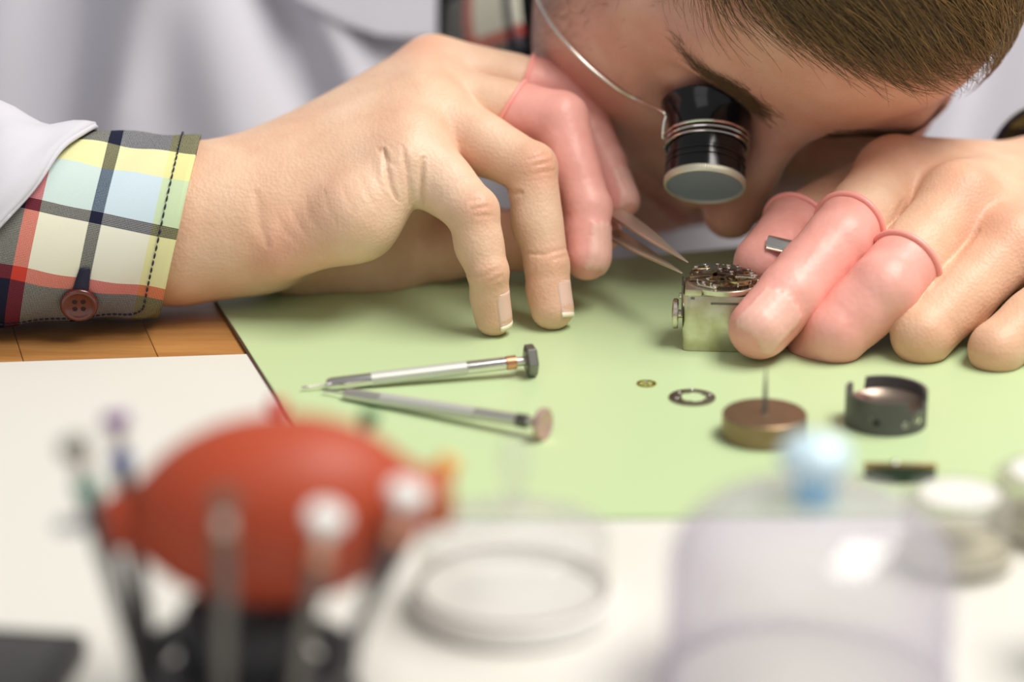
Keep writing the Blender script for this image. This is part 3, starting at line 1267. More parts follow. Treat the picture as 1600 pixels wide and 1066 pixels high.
# button, with its four holes, and the buttonhole above it
bc = cuff_pt(25.5, math.radians(-50), 1.0, 0.8)
bnrm = nrm(nr_ * math.cos(math.radians(-40)) + up_ * math.sin(math.radians(-40)) * 0.8)
BM = axis_matrix(bc, bnrm, axd)
bb = MB()
n = 48
bb.lathe([(0.0, 0.0), (5.2, 0.0), (5.7, 0.5), (5.75, 1.2), (5.3, 1.9), (4.6, 2.0), (4.0, 1.5), (3.4, 1.25), (0.0, 1.25)], n, BM)
BUT = mat('oxblood_button', (0.10, 0.016, 0.010), 0.28, spec=0.6, coat=0.3, mottle=0.25, mscale=300)
but = ppart('button', np.array(bb.v), bb.f, BUT, cuff)
hb = MB()
for sx in (-1, 1):
    for sy in (-1, 1):
        hb.lathe([(0.0, 1.27), (0.72, 1.27), (0.80, 1.24)], 14, BM @ Matrix.Translation((sx * 1.25, sy * 1.25, 0.04)))
ppart('button_hole', np.array(hb.v), hb.f, mat('button_hole', (0.02, 0.006, 0.004), 0.8), but)
bh = MB()
for k in range(26):
    a = math.radians(-44) + k * 0.0125
    p0 = cuff_pt(27.2 + 0.9 * (1 - (k / 25) ** 2), a, 1.0, 0.3)
    p1 = cuff_pt(24.2 - 0.9 * (1 - (k / 25) ** 2), a, 1.0, 0.3)
    bh.tube([p0, (p0 + p1) / 2 + bnrm * 0.25, p1], 0.28, 5)
ppart('buttonhole_thread', np.array(bh.v), bh.f, THREAD, cuff)

# coat sleeve over it, cut off at a slant where it is pushed back
srings = []
NR = 72
ctrl = [(W(-420, 60, 240), 62), (W(-520, 120, 120), 56), (W(-420, 190, 45), 50), (W(-230, 310, 15), 41), (W(-90, 343, 8), 35.5), (W(-10, 351, 8), 33), (W(30, 354, 8), 31.5)]
cc = spline([c for c, r in ctrl], 40)
rr = np.interp(np.linspace(0, 1, 40), np.linspace(0, 1, len(ctrl)), [r for c, r in ctrl])
T, N_, B_ = frames(cc)
for i in range(40):
    t = nrm(T[i])
    u_ = nrm(UPV - t * (UPV @ t))
    v_ = nrm(np.cross(t, u_))
    if v_ @ FWD > 0:
        v_ = -v_
    e = max(0.0, (i - 27) / 12)
    ring = []
    for k in range(NR):
        ph = 2 * math.pi * k / NR
        s, c = math.sin(ph), math.cos(ph)
        fold = 1.6 * math.sin(3 * ph + i * 0.55) + 1.0 * math.sin(7 * ph - i * 0.9) + 1.5 * math.sin(i * 0.8 + 2 * ph) * (1 - e * 0.6)
        r = rr[i] + fold * (1 - 0.6 * e)
        p = cc[i] + u_ * s * r + v_ * c * r * 0.95 + t * (s * 20 * e + 1.0 * e * math.sin(5 * ph))
        p[2] = max(p[2], 1.0)
        ring.append(p)
    srings.append(np.array(ring))
sv, sf = loft(srings)
sleeve = ppart('coat_sleeve', sv, sf, COAT)
thicken(sleeve, 1.4)
hem = ppart('sleeve_hem', *tube_geo(np.vstack([srings[-1], srings[-1][:2]]), 0.9, 8), COAT, sleeve)

# right cuff and sleeve, mostly outside the picture
def sleeve_tube(name, ctrl, m, n=26, NR=56, squash=0.95, uv=False, fold=1.0):
    cc = spline([c for c, r in ctrl], n)
    rr = np.interp(np.linspace(0, 1, n), np.linspace(0, 1, len(ctrl)), [r for c, r in ctrl])
    T, N_, B_ = frames(cc)
    R, UV = [], []
    s_acc = np.r_[0, np.cumsum(np.linalg.norm(np.diff(cc, axis=0), axis=1))]
    for i in range(n):
        t = nrm(T[i])
        u_ = nrm(UPV - t * (UPV @ t))
        v_ = nrm(np.cross(t, u_))
        R.append(np.array([cc[i] + u_ * math.sin(a) * (rr[i] + fold * math.sin(3 * a + i)) + v_ * math.cos(a) * rr[i] * squash for a in np.arange(NR) * 2 * math.pi / NR]))
        UV += [(s_acc[i], a * 27 - 36) for a in np.arange(NR) * 2 * math.pi / NR]
    V, F = loft(R)
    V[:, 2] = np.maximum(V[:, 2], 1.0)
    o = ppart(name, V, F, m, uv=np.array(UV) if uv else None)
    thicken(o, 1.2)
    return o, R[0]


cuff2, r0 = sleeve_tube('shirt_cuff', [(W(1650, 298, 70), 29), (W(1730, 288, 94), 30), (W(1840, 268, 152), 32)], PLAID, 20, uv=True, fold=0.5)
ppart('cuff_edge', *tube_geo(np.vstack([r0, r0[:2]]), 1.1, 8), THREAD, cuff2)
sleeve_tube('coat_sleeve', [(W(1790, 272, 122), 37), (W(1880, 252, 180), 42), (W(1960, 200, 290), 52), (W(1850, 80, 380), 60)], COAT, 26, fold=2)


# torso: coat fronts left and right, shirt between them
def torso_y(X, Z):
    y = 192 + 0.50 * np.maximum(Z, -60) + (np.abs(X - 20) / 26.0) ** 2 * 0.62
    return y


def panel(name, x0f, x1f, z0, z1, off, m, nx=70, nz=70, folds=(), uv=False, thick=1.6):
    V, UV = [], []
    for j in range(nz + 1):
        z = z0 + (z1 - z0) * j / nz
        a, b = x0f(z), x1f(z)
        for i in range(nx + 1):
            x = a + (b - a) * i / nx
            y = torso_y(x, z) + off
            for (fx_, fz, slope, wd, amp) in folds:
                y -= amp * math.exp(-((x - fx_ - slope * (z - fz)) / wd) ** 2)
            V.append((x, y, z))
            UV.append((x, z))
    n = nx + 1
    F = np.array([[j * n + i, j * n + i + 1, (j + 1) * n + i + 1, (j + 1) * n + i] for j in range(nz) for i in range(nx)])
    o = ppart(name, V, F, m, uv=np.array(UV) if uv else None)
    thicken(o, thick)
    return o


panel('lab_coat', lambda z: -330, lambda z: -14 - 14 * min(1, max(0, (z - 5) / 40)) + 70 * max(0, min(1, (15 - z) / 50)), -300, 210, 0, COAT, 110, 90,
      folds=[(-145, 30, 0.15, 13, 15), (-168, 30, 0.1, 14, -16), (-108, 30, -0.35, 22, 13), (-205, 30, 0.3, 22, 12), (-72, 20, -0.5, 10, -10), (-55, 20, -0.45, 12, 9), (-240, 30, 0.2, 16, -10)])
panel('lab_coat_front', lambda z: 62 - 62 * max(0, min(1, (15 - z) / 50)), lambda z: 330, -300, 210, 3, COAT, 90, 80,
      folds=[(150, 30, 0.4, 16, 14), (178, 30, 0.3, 14, -14), (120, 20, -0.3, 18, 10), (215, 30, 0.2, 20, 12)])
shirt = panel('shirt', lambda z: -60, lambda z: 90, -250, 175, 16, PLAID, 50, 60, uv=True, folds=[(15, 0, 0, 6, 2)])
# lapel lying on the left front
lv = []
LP = [(-100, 80), (-80, 58), (-63, 49), (-49, 46), (-38, 43), (-28, 46), (-27, 120), (-30, 200), (-62, 205), (-92, 150)]
nlp = len(LP)
bm = MB()
top = [np.array([x, torso_y(x, z) - 10 - 2 * math.sin(x * 0.2), z]) for x, z in LP]
bot = [p + np.array([0, 2.2, 0]) for p in top]
bm.add(top + bot, [list(range(nlp)), list(range(2 * nlp - 1, nlp - 1, -1))] + [[k, (k + 1) % nlp, nlp + (k + 1) % nlp, nlp + k] for k in range(nlp)])
ppart('lapel', np.array(bm.v), bm.f, COAT, smooth=False)
# shirt collar beside the neck
COL0, COL1 = 62, 298
DARK = weave_mat('black_weave', color=(0.008, 0.008, 0.012))
cv, cuv = [], []
NAX = nrm(Hw([14, -190, -150]) - Hw([10, -72, -116]))
NF = nrm(HF - NAX * (HF @ NAX))
NL = nrm(-HX - NAX * (-HX @ NAX))
for j in range(15):
    for i in range(60):
        a = math.radians(COL0 + (COL1 - COL0) * i / 59)
        t = j / 14
        s_ = 0.48 + 0.42 * t
        c = Hw([10 + 4 * s_, -72 - 118 * s_, -116 - 34 * s_])
        r = 55 + 9 * t + 1.2 * math.sin(a * 4 + t * 3)
        cv.append(c + (NF * math.cos(a) + NL * math.sin(a)) * r)
        cuv.append((20 + t * 40, math.degrees(a) * 0.95 - 85))
cf = np.array([[j * 60 + i, j * 60 + i + 1, (j + 1) * 60 + i + 1, (j + 1) * 60 + i] for j in range(14) for i in range(59)])
col_ = ppart('shirt_collar', cv, cf, PLAID, uv=np.array(cuv))
thicken(col_, 1.5)
panel('black_chest_panel', lambda z: -45, lambda z: 75, -60, 90, 5, DARK, 20, 20)  # plain black panel behind the coat opening

nk0, nk1 = Hw([10, -72, -116]), Hw([14, -190, -150])
sleeve_tube('black_neck_tube', [(nk0, 43), ((nk0 + nk1) / 2, 47), (nk1, 56)], DARK, 14, fold=0.6)  # plain black tube round the neck, inside the collar

# =================================================================== bench, sheet, mat
def wood_mat():
    m, nt, p = new_mat('beech')
    tc = nt.nodes.new('ShaderNodeTexCoord')
    oi = nt.nodes.new('ShaderNodeObjectInfo')
    ad = nt.nodes.new('ShaderNodeVectorMath')
    ad.operation = 'MULTIPLY_ADD'
    nt.links.new(tc.outputs['Object'], ad.inputs[0])
    ad.inputs[1].default_value = (14, 150, 60)
    nt.links.new(oi.outputs['Random'], ad.inputs[2])
    n = nt.nodes.new('ShaderNodeTexNoise')
    n.inputs['Scale'].default_value = 1.0
    n.inputs['Detail'].default_value = 7
    n.inputs['Roughness'].default_value = 0.65
    nt.links.new(ad.outputs[0], n.inputs['Vector'])
    r = nt.nodes.new('ShaderNodeValToRGB')
    r.color_ramp.elements[0].position = 0.3
    r.color_ramp.elements[0].color = (0.30, 0.125, 0.032, 1)
    r.color_ramp.elements[1].position = 0.72
    r.color_ramp.elements[1].color = (0.52, 0.26, 0.085, 1)
    nt.links.new(n.outputs['Fac'], r.inputs['Fac'])
    hsv = nt.nodes.new('ShaderNodeHueSaturation')
    mr = nt.nodes.new('ShaderNodeMapRange')
    mr.inputs[3].default_value = 0.8
    mr.inputs[4].default_value = 1.2
    nt.links.new(oi.outputs['Random'], mr.inputs[0])
    nt.links.new(mr.outputs[0], hsv.inputs['Value'])
    nt.links.new(r.outputs['Color'], hsv.inputs['Color'])
    nt.links.new(hsv.outputs['Color'], p.inputs['Base Color'])
    p.inputs['Roughness'].default_value = 0.42
    return m


WOOD = wood_mat()
ANG = math.radians(15)                       # the mat and bench are turned 15 degrees against the view
bench = thing('workbench', 'wooden workbench of beech staves under the green mat and white sheet', 'workbench', (0, 0, 0))
back = 72.0                                   # rear edge of the bench top
SK = -math.tan(ANG)                           # the staves run parallel to the mat's side


def stave(x0, x1, y0, y1):
    cx, cy = (x0 + x1) / 2, (y0 + y1) / 2
    P = [(x0 + SK * y0, y0), (x1 + SK * y0, y0), (x1 + SK * y1, y1), (x0 + SK * y1, y1)]
    b = MB().prism([(x - cx, y - cy) for x, y in P], -24, 0)
    o = b.build('stave', WOOD, bench, smooth=False, bevel=0.25)
    o.location = (cx * MM, cy * MM, -0.7 * MM)
    return o


for i, x in enumerate(np.arange(-520, 440, 41.0)):
    cut = -760 + (i * 137) % 300
    for y0, y1 in ((cut, back), (-980, cut)):
        stave(x + 0.08, x + 40.92, y0 + 0.1, y1 - 0.1)

PAPER = mat('white_sheet', (0.69, 0.68, 0.63), 0.55, bump=0.03, bscale=200)
a0, a1 = Pz(0, 565.5, 0), Pz(390, 552.5, 0)
e = nrm(a1 - a0)
c0 = a0 - e * 260
c1 = a0 + e * 420
dn = np.array([e[1], -e[0], 0])
c2, c3 = c1 + dn * 560, c0 + dn * 560
sheet = MB().prism([(p[0], p[1]) for p in (c3, c2, c1, c0)], -0.65, -0.15)
tag(sheet.build('white_sheet', PAPER, None, smooth=False), 'large smooth white sheet covering the front of the bench', 'sheet')

MATC = mat('green_mat', (0.51, 0.645, 0.36), 0.38, spec=0.45, bump=0.06, bscale=900)
m0 = Pz(335, 468, 0)
md = nrm(Pz(460, 660, 0) - m0)
me_ = np.array([-md[1], md[0], 0])
mw, ml = 420.0, 204.0
f0 = Pz(556, 816, 0)
pts = [m0, f0, Pz(1700, 806, 0), m0 + me_ * mw]
gm = MB().prism([(p[0], p[1]) for p in pts], -0.1, 1.0)
go = thing('green_mat', 'pale green rubber work mat lying on the bench', 'mat', (0, 0, 0))
gm.build('mat_sheet', MATC, go, smooth=False, bevel=0.3)
EDGE = mat('mat_backing', (0.10, 0.035, 0.025), 0.7)
MB().prism([(p[0], p[1]) for p in [pts[0] - me_ * 0.5 - md * .1, pts[1] - me_ * 0.5 - md * 2, pts[2] + me_ * 0.1 - md * 2, pts[3] + me_ * 0.1 - md * .1]], -0.14, 0.35).build('mat_backing', EDGE, go, smooth=False)
ZM = 1.0                                       # level of the mat's top

# =================================================================== metals
STEEL = mat('steel', (0.64, 0.62, 0.58), 0.32, 0.8, bump=0.05, bscale=2500)
POL = mat('polished_steel', (0.72, 0.70, 0.67), 0.16, 1.0)
NICK = mat('nickel', (0.66, 0.62, 0.52), 0.24, 1.0)
KNURL = mat('knurled_steel', (0.66, 0.66, 0.62), 0.45, 0.55)
DKST = mat('dark_steel', (0.17, 0.16, 0.15), 0.36, 0.9, mottle=0.2, mscale=200)
BRASS = mat('brass', (0.72, 0.50, 0.20), 0.28, 1.0, mottle=0.1, mscale=300)
COPPER = mat('copper', (0.72, 0.36, 0.22), 0.32, 1.0)
BLACK = mat('black_enamel', (0.006, 0.006, 0.008), 0.16, spec=0.4, coat=0.1)
BLK = mat('black_plastic', (0.018, 0.018, 0.020), 0.45)
RUBY = mat('ruby', (0.10, 0.015, 0.03), 0.1, spec=0.8)


def straight(p0, p1):
    p0, p1 = np.asarray(p0, float), np.asarray(p1, float)
    return p0, nrm(p1 - p0), np.linalg.norm(p1 - p0)


# =================================================================== the loupe
lt, lb = W(1107, 168, 34), W(1101, 291, 24)
la = nrm(lb - lt)
LL = np.linalg.norm(lb - lt)
lo = thing('loupe', 'black eye loupe on a steel wire, held in the eye above the movement', 'loupe', lt)
LM = axis_matrix(np.zeros(3), la, RGT)
k = LL
shell = MB()
shell.lathe([(12.0, -1.0), (14.2, -1.3), (15.1, -0.4), (15.0, 0.6), (13.8, 2.6), (12.9, 5.0), (12.5, 8.0), (12.35, 11), (12.5, 12.4), (12.2, 15.0), (12.1, k - 9.6),
             (12.6, k - 9.2), (12.6, k - 8.3), (12.2, k - 8.0), (12.2, k - 7.5), (12.7, k - 7.2), (12.7, k - 6.2), (12.3, k - 5.9), (12.3, k - 5.3), (12.8, k - 5.0), (12.8, k - 1.6), (12.2, k - 1.2), (10.6, k - 1.2), (10.4, k - 8), (10.2, 4), (11.5, 0.5), (12.0, -1.0)], 96, LM)
body_l = shell.build('barrel', BLACK, lo, smooth=True)
kr = MB()
nk = 220


def kn(a, z):
    return 1.0 + (0.010 if (int(a / (2 * math.pi) * nk + 0.5) % 2) else 0.0)


kr.lathe([(12.3, k - 2.4), (12.7, k - 2.1), (12.8, k - 1.2), (12.7, k + 0.1), (12.4, k + 0.45), (12.05, k + 0.45), (11.95, k - 0.3), (11.9, k - 1.5)], nk, LM, rmod=kn)
KR = mat('knurled_aluminium', (0.66, 0.64, 0.50), 0.45, 0.6)
kr.build('knurled_ring', KR, lo)
ln = MB()
ln.lathe([(0.0, k - 2.2), (3, k - 2.1), (6, k - 1.8), (8.5, k - 1.4), (11.2, k - 0.6), (12.0, k - 0.3)], 48, LM)
LENS = mat('coated_lens', (0.24, 0.28, 0.37), 0.15, spec=0.5)
ln.build('lens', LENS, lo)
coil = []
for i in range(150):
    a = 2 * math.pi * 3.05 * i / 149 - 2.5
    z = 9.6 + 5.4 * i / 149
    coil.append(LM @ Vector((13.0 * math.cos(a), 13.0 * math.sin(a), z)))
MB().tube([tuple(c) for c in coil], 0.5, 8).build('wire_coil', POL, lo)
def on_face(px, py, gap=1.2, far=60):
    """pixel -> point just off the skin of the head"""
    d = nrm(W(px, py, 0) - CAM)
    p = W(px, py, -60)
    for _ in range(60):
        e_ = sdfH(p[None])[0] - gap
        if e_ < 0.05:
            break
        p = p + d * e_ * 0.8
        if (p - CAM) @ FWD > 869 + far:
            break
    return p


wl = [W(1036, 216, 22), W(1036, 205, 21), W(1038, 190, 21), W(1040, 181, 21), W(1033, 173, 21.5), on_face(1000, 158), on_face(960, 136), on_face(920, 104), on_face(885, 68), on_face(858, 32), on_face(838, -6), on_face(822, -50, far=90), Hw((-80, -2, -76)), Hw((-84, 24, -92)), Hw((-83, 26, -108)), Hw((-80, 8, -122))]
MB().tube(spline(wl, 90) - lt, 0.5, 8).build('head_wire', mat('wire', (0.78, 0.77, 0.70), 0.3, 1.0), lo)

# =================================================================== movement block
mc = Pz(1126, 510, 0)
ROTB = math.radians(-4)
base = np.array([28.0 * 2.27, 0, 0])
BX, BY = W(1128, 500, -12)[0], -4.5
blk = thing('movement_holder', 'small nickel-plated block holding the watch movement on the green mat', 'movement holder', (BX, BY, ZM), (0, 0, ROTB))


def rrect(hx, hy, r, n=6):
    P = []
    for cx, cy, a0 in ((hx - r, hy - r, 0), (-hx + r, hy - r, 90), (-hx + r, -hy + r, 180), (hx - r, -hy + r, 270)):
        for i in range(n + 1):
            a = math.radians(a0 + 90 * i / n)
            P.append((cx + r * math.cos(a), cy + r * math.sin(a)))
    return P


m_n, nt_n, p_n = new_mat('worn_nickel')
tc = nt_n.nodes.new('ShaderNodeTexCoord')
nn1 = nt_n.nodes.new('ShaderNodeTexNoise')
nn1.inputs['Scale'].default_value = 160
nn1.inputs['Detail'].default_value = 6
nt_n.links.new(tc.outputs['Object'], nn1.inputs['Vector'])
rp = nt_n.nodes.new('ShaderNodeValToRGB')
rp.color_ramp.elements[0].position = 0.35
rp.color_ramp.elements[0].color = (0.50, 0.45, 0.28, 1)
rp.color_ramp.elements[1].position = 0.65
rp.color_ramp.elements[1].color = (0.68, 0.65, 0.54, 1)
nt_n.links.new(nn1.outputs['Fac'], rp.inputs['Fac'])
nt_n.links.new(rp.outputs['Color'], p_n.inputs['Base Color'])
p_n.inputs['Metallic'].default_value = 1
p_n.inputs['Roughness'].default_value = 0.33
HB = 17.6
b = MB()
b.prism(rrect(11.6, 8.2, 2.6), 0, HB)
blo = b.build('block', m_n, blk, bevel=0.35)
b = MB()
b.prism([(-11.0, 4), (-11.0, -8.25), (-5.9, -8.25), (-5.9, 4)], HB, HB + 1.9)
b.prism([(-5.8, -8.0), (4.6, -8.0), (4.6, 3), (-5.8, 3)], HB, HB + 0.3)
b.build('jaw', m_n, blk, bevel=0.15)
b = MB()
b.box((-3.2, -8.32, HB - 2.6), (5.6, -7.6, HB - 1.9))
b.box((-9.2, -8.34, HB - 1.1), (-8.0, -7.6, HB - 0.3))
b.box((-12.0, -5.2, HB - 7.5), (-11.4, 3.6, HB + 2.2))
b.build('recess', DKST, blk)
scx = axis_matrix(np.array([-11.6, -3.2, 10.2]), (-1, 0, 0), (0, 0, 1))
b = MB()
b.lathe([(1.3, 0), (1.3, 1.2), (4.3, 1.25), (4.6, 1.6), (4.6, 2.6), (4.1, 3.0), (1.2, 3.25), (0, 3.25)], 48, scx)
b.build('clamp_screw', NICK, blk)
scx2 = axis_matrix(np.array([-11.8, -4.2, 16.3]), (-1, 0, 0), (0, 0, 1))
MB().lathe([(0.9, 0), (0.9, 0.8), (0.5, 1.0), (0, 1.0)], 24, scx2).build('set_screw', NICK, blk)

# =================================================================== the movement
mvz = ZM + HB + 0.3
mvx, mvy = W(1133, 445, -16)[0], -3.6
mv = thing('watch_movement', 'open mechanical watch movement with bridges, wheels and bright screws on the metal block', 'watch movement', (mvx, mvy, mvz), (0, 0, math.radians(-8)))
GM = mat('rose_nickel', (0.33, 0.245, 0.165), 0.24, 1.0, bump=0.06, bscale=1800)
GD = mat('dark_plate', (0.16, 0.115, 0.085), 0.32, 1.0)
GOLD = mat('gilt', (0.55, 0.42, 0.25), 0.22, 1.0)
MB().lathe([(10.2, 0), (10.7, 0.15), (10.7, 1.0), (11.1, 1.05), (11.1, 1.7), (10.8, 1.9), (10.3, 1.95), (0, 1.95)], 96).build('main_plate', NICK, mv)


def gear(r, rb, teeth, z0, z1, hole=0.0, spokes=0):
    V, F = [], []
    n = teeth * 4
    out = MB()
    prof = []
    for i in range(n):
        a = 2 * math.pi * i / n
        rr = r if (i % 4) in (1, 2) else rb
        prof.append((rr * math.cos(a), rr * math.sin(a)))
    if hole <= 0:
        return out.prism(prof, z0, z1)
    inner = [(hole * math.cos(2 * math.pi * i / n), hole * math.sin(2 * math.pi * i / n)) for i in range(n)]
    V = [(x, y, z0) for x, y in prof] + [(x, y, z1) for x, y in prof] + [(x, y, z1) for x, y in inner] + [(x, y, z0) for x, y in inner]
    for i in range(n):
        j = (i + 1) % n
        F += [[i, j, n + j, n + i], [n + i, n + j, 2 * n + j, 2 * n + i], [2 * n + i, 2 * n + j, 3 * n + j, 3 * n + i], [3 * n + i, 3 * n + j, j, i]]
    out.add(V, F)
    for k in range(spokes):
        a = 2 * math.pi * k / spokes
        M = Matrix.Rotation(a, 4, 'Z')
        out.box((0, -0.05 * r, z0 + 0.02), (hole * 1.02, 0.05 * r, z1 - 0.02), M)
    if spokes:
        out.lathe([(0.16 * r, z0), (0.16 * r, z1 + 0.05), (0, z1 + 0.05)], 16)
    return out


def sector(r0, r1, a0, a1, n=20):
    A = np.radians(np.linspace(a0, a1, n))
    return [(r1 * math.cos(a), r1 * math.sin(a)) for a in A] + [(r0 * math.cos(a), r0 * math.sin(a)) for a in A[::-1]]


def bridge(poly, z0, z1, m, name='bridge'):
    return MB().prism(poly, z0, z1).build(name, m, mv, bevel=0.14)


bridge(sector(3.4, 10.4, 100, 196), 2.2, 3.7, GM)
bridge(sector(1.2, 10.2, 20, 84), 2.2, 3.3, GD)
bridge(sector(4.6, 10.3, -38, 14), 2.0, 3.0, GM)
bridge([(-9.6, -2.4), (-3.2, -4.8), (-1.0, -3.0), (-2.6, 0.8), (-8.6, 0.6)], 2.0, 2.9, GM)
bridge([(-2.2, 1.2), (2.4, 0.2), (3.6, 2.2), (0.4, 5.0), (-2.6, 4.6)], 2.6, 3.9, GD)
bridge([(-7.6, -7.0), (-2.0, -9.9), (-0.6, -8.2), (-3.6, -5.2), (-6.8, -5.2)], 2.0, 2.7, NICK)
bridge([(-9.8, 2.4), (-4.4, 4.2), (-4.8, 5.6), (-9.0, 4.6)], 3.8, 4.4, GOLD)


def gpart(name, g, m, x, y, z):
    o = g.build(name, m, mv)
    o.location = (x * MM, y * MM, z * MM)
    return o


gpart('wheel', gear(4.4, 4.0, 60, 0, 0.35, 3.5, 4), GOLD, -1.2, -4.6, 2.9)
gpart('ratchet_wheel', gear(3.6, 3.2, 40, 0, 0.45), NICK, -5.6, 5.0, 3.75)
gpart('crown_wheel', gear(2.5, 2.1, 30, 0, 0.4), NICK, 0.8, 8.0, 3.35)
gpart('wheel', gear(2.2, 1.95, 40, 0, 0.25, 1.6, 4), GOLD, 5.6, -6.4, 3.1)
gpart('wheel', gear(1.7, 1.5, 30, 0, 0.25, 1.2, 3), BRASS, 7.4, 2.4, 3.35)
gpart('calendar_ring', gear(8.6, 8.2, 72, 0, 0.5, 7.6), GD, 0.6, -0.8, 1.98)
# balance with its rim and cock
gpart('balance_wheel', gear(4.2, 4.2, 24, 0, 0.5, 3.5, 3), GOLD, 4.4, -3.4, 3.4)
bridge([(3.6, -4.2), (5.2, -2.8), (9.4, -0.4), (10.1, -2.4), (9.6, -4.2)], 4.0, 4.7, NICK, 'balance_cock')
scr = [(-8.6, -1.2, 2.9), (-4.6, -3.3, 2.9), (-8.7, 3.4, 4.4), (-5.6, 5.0, 4.2), (0.8, 8.0, 3.75), (-2.6, 8.8, 3.7), (-9.3, 0.4, 2.9), (3.6, 8.4, 3.3), (7.0, 6.2, 3.3), (8.4, -1.4, 4.7), (9.5, -3.2, 4.7),
       (9.7, 1.4, 3.0), (2.2, 1.4, 3.9), (-1.4, 3.8, 3.9), (-5.6, -6.0, 2.7), (-2.2, -8.8, 2.7), (6.6, -1.0, 3.0), (-6.4, 8.0, 3.7)]
sc0 = None
for (x, y, z) in scr:
    if sc0 is None:
        q = MB().lathe([(0.62, 0), (0.62, 0.45), (0.5, 0.62), (0.0, 0.62)], 16)
        sc0 = q.build('screw', POL, mv)
        o = sc0
    else:
        o = sc0.copy()
        COL.objects.link(o)
    o.location = (x * MM, y * MM, z * MM)
j0 = None
for (x, y, z) in [(0.2, 3.0, 3.9), (4.4, -3.4, 4.7), (-3.2, -1.2, 2.9), (5.8, 6.6, 3.3), (-7.2, 1.6, 3.7)]:
    if j0 is None:
        j0 = MB().lathe([(0.55, 0), (0.55, 0.15), (0.2, 0.22), (0, 0.12)], 16).build('jewel', RUBY, mv)
        o = j0
    else:
        o = j0.copy()
        COL.objects.link(o)
    o.location = (x * MM, y * MM, z * MM)
p0 = None
for k in range(11):
    a = math.radians(-60 + 31 * k)
    if p0 is None:
        p0 = MB().lathe([(0.22, 0), (0.22, 1.1), (0.1, 1.25), (0, 1.25)], 10).build('pin', POL, mv)
        o = p0
    else:
        o = p0.copy()
        COL.objects.link(o)
    o.location = (9.6 * math.cos(a) * MM, 9.6 * math.sin(a) * MM, 2.6 * MM)
st = axis_matrix(np.array([10.4, 1.0, 1.6]), (0.99, 0.12, 0.02), (0, 0, 1))
MB().lathe([(0.9, -1), (0.9, 0.4), (0.42, 0.6), (0.42, 9.0), (0, 9.1)], 20, st).build('winding_stem', GOLD, mv)
st2 = axis_matrix(np.array([9.0, -3.6, 0.9]), (0.96, -0.28, 0.0), (0, 0, 1))
MB().lathe([(1.4, -1), (1.4, 1.6), (1.1, 2.0), (0, 2.0)], 24, st2).build('stem_boss', GD, mv)

# =================================================================== tweezers
tp0 = W(1066, 427, -8)
tp1 = W(1075, 410, -8)
hold = W(945, 349, 34)
far0 = tp0 + nrm(hold - tp0) * 118
tz = thing('tweezers', 'slim steel tweezers held between pink cotted fingers, points over the movement', 'tweezers', tp0)


def blade(tip, mid, end, nrm_dir, wmid, t):
    d = nrm(end - tip)
    w = nrm(np.cross(d, nrm_dir))
    n_ = np.cross(w, d)
    S = [0.0, 0.02, 0.10, 0.20, 0.32, 0.55, 0.8, 1.0]
    Wd = [0.25, 0.45, 1.3, 2.4, 3.4, 4.6, 4.6, 3.6]
    Th = [0.25, 0.35, 0.55, 0.7, 0.8, 0.85, 0.9, 1.0]
    Pq = spline([tip, mid, end], 30)
    V, F = [], []
    for i, p in enumerate(Pq):
        s = i / 29
        a = np.interp(s, S, Wd) * wmid
        b = np.interp(s, S, Th) * t
        V += [p + w * a + n_ * b, p - w * a + n_ * b, p - w * a - n_ * b, p + w * a - n_ * b]
    for i in range(29):
        for q in range(4):
            F.append([i * 4 + q, i * 4 + (q + 1) % 4, i * 4 + 4 + (q + 1) % 4, i * 4 + 4 + q])
    F += [[3, 2, 1, 0], [116, 117, 118, 119]]
    m_ = MB()
    m_.add(np.array(V) - tp0, F)
    return m_


bd = nrm(far0 - tp0)
off = nrm(UPV - bd * (UPV @ bd))
mid_u = tp1 + (far0 - tp1) * 0.42 + off * 2.6
mid_l = tp0 + (far0 - tp0) * 0.42 - off * 1.6
TWZ = mat('tweezer_steel', (0.64, 0.57, 0.48), 0.33, 0.85, bump=0.05, bscale=1500)
blade(tp1, mid_u, far0 + off * 0.9, off - FWD * 0.75, 0.72, 0.75).build('blade', TWZ, tz, bevel=0.12)
blade(tp0, mid_l, far0 - off * 0.9, off - FWD * 0.75, 0.72, 0.75).build('blade', TWZ, tz, bevel=0.12)

# steel strip on the far thumb
def on_thumb(px, py):
    d = nrm(W(px, py, 0) - CAM)
    p = W(px, py, -40)
    for _ in range(60):
        p = p + d * (B_thumb.sdf(p[None])[0] - 1.6) * 0.8
    return p


sp0 = on_thumb(1198, 377)
sp1 = sp0 + (on_thumb(1225, 387) - sp0) * 2.2
ss = thing('steel_strip', 'narrow steel strip pressed against the thumb behind the movement block', 'tool', sp0)
sd_ = nrm(sp1 - sp0)
MS = axis_matrix(np.zeros(3), nrm(-FWD * 0.85 + UPV * 0.5), sd_)
b = MB()
b.prism([(0, -1.5), (0.3, -2.0), (20, -2.0), (20, 2.0), (0.3, 2.0), (0, 1.5)], -0.5, 0.7, MS)
b.build('strip', POL, ss, bevel=0.15)
b = MB()
b.prism([(0.4, -2.7), (20, -2.7), (20, -2.0), (0.4, -2.0)], -0.5, 0.3, MS)
b.build('bright_edge', NICK, ss)

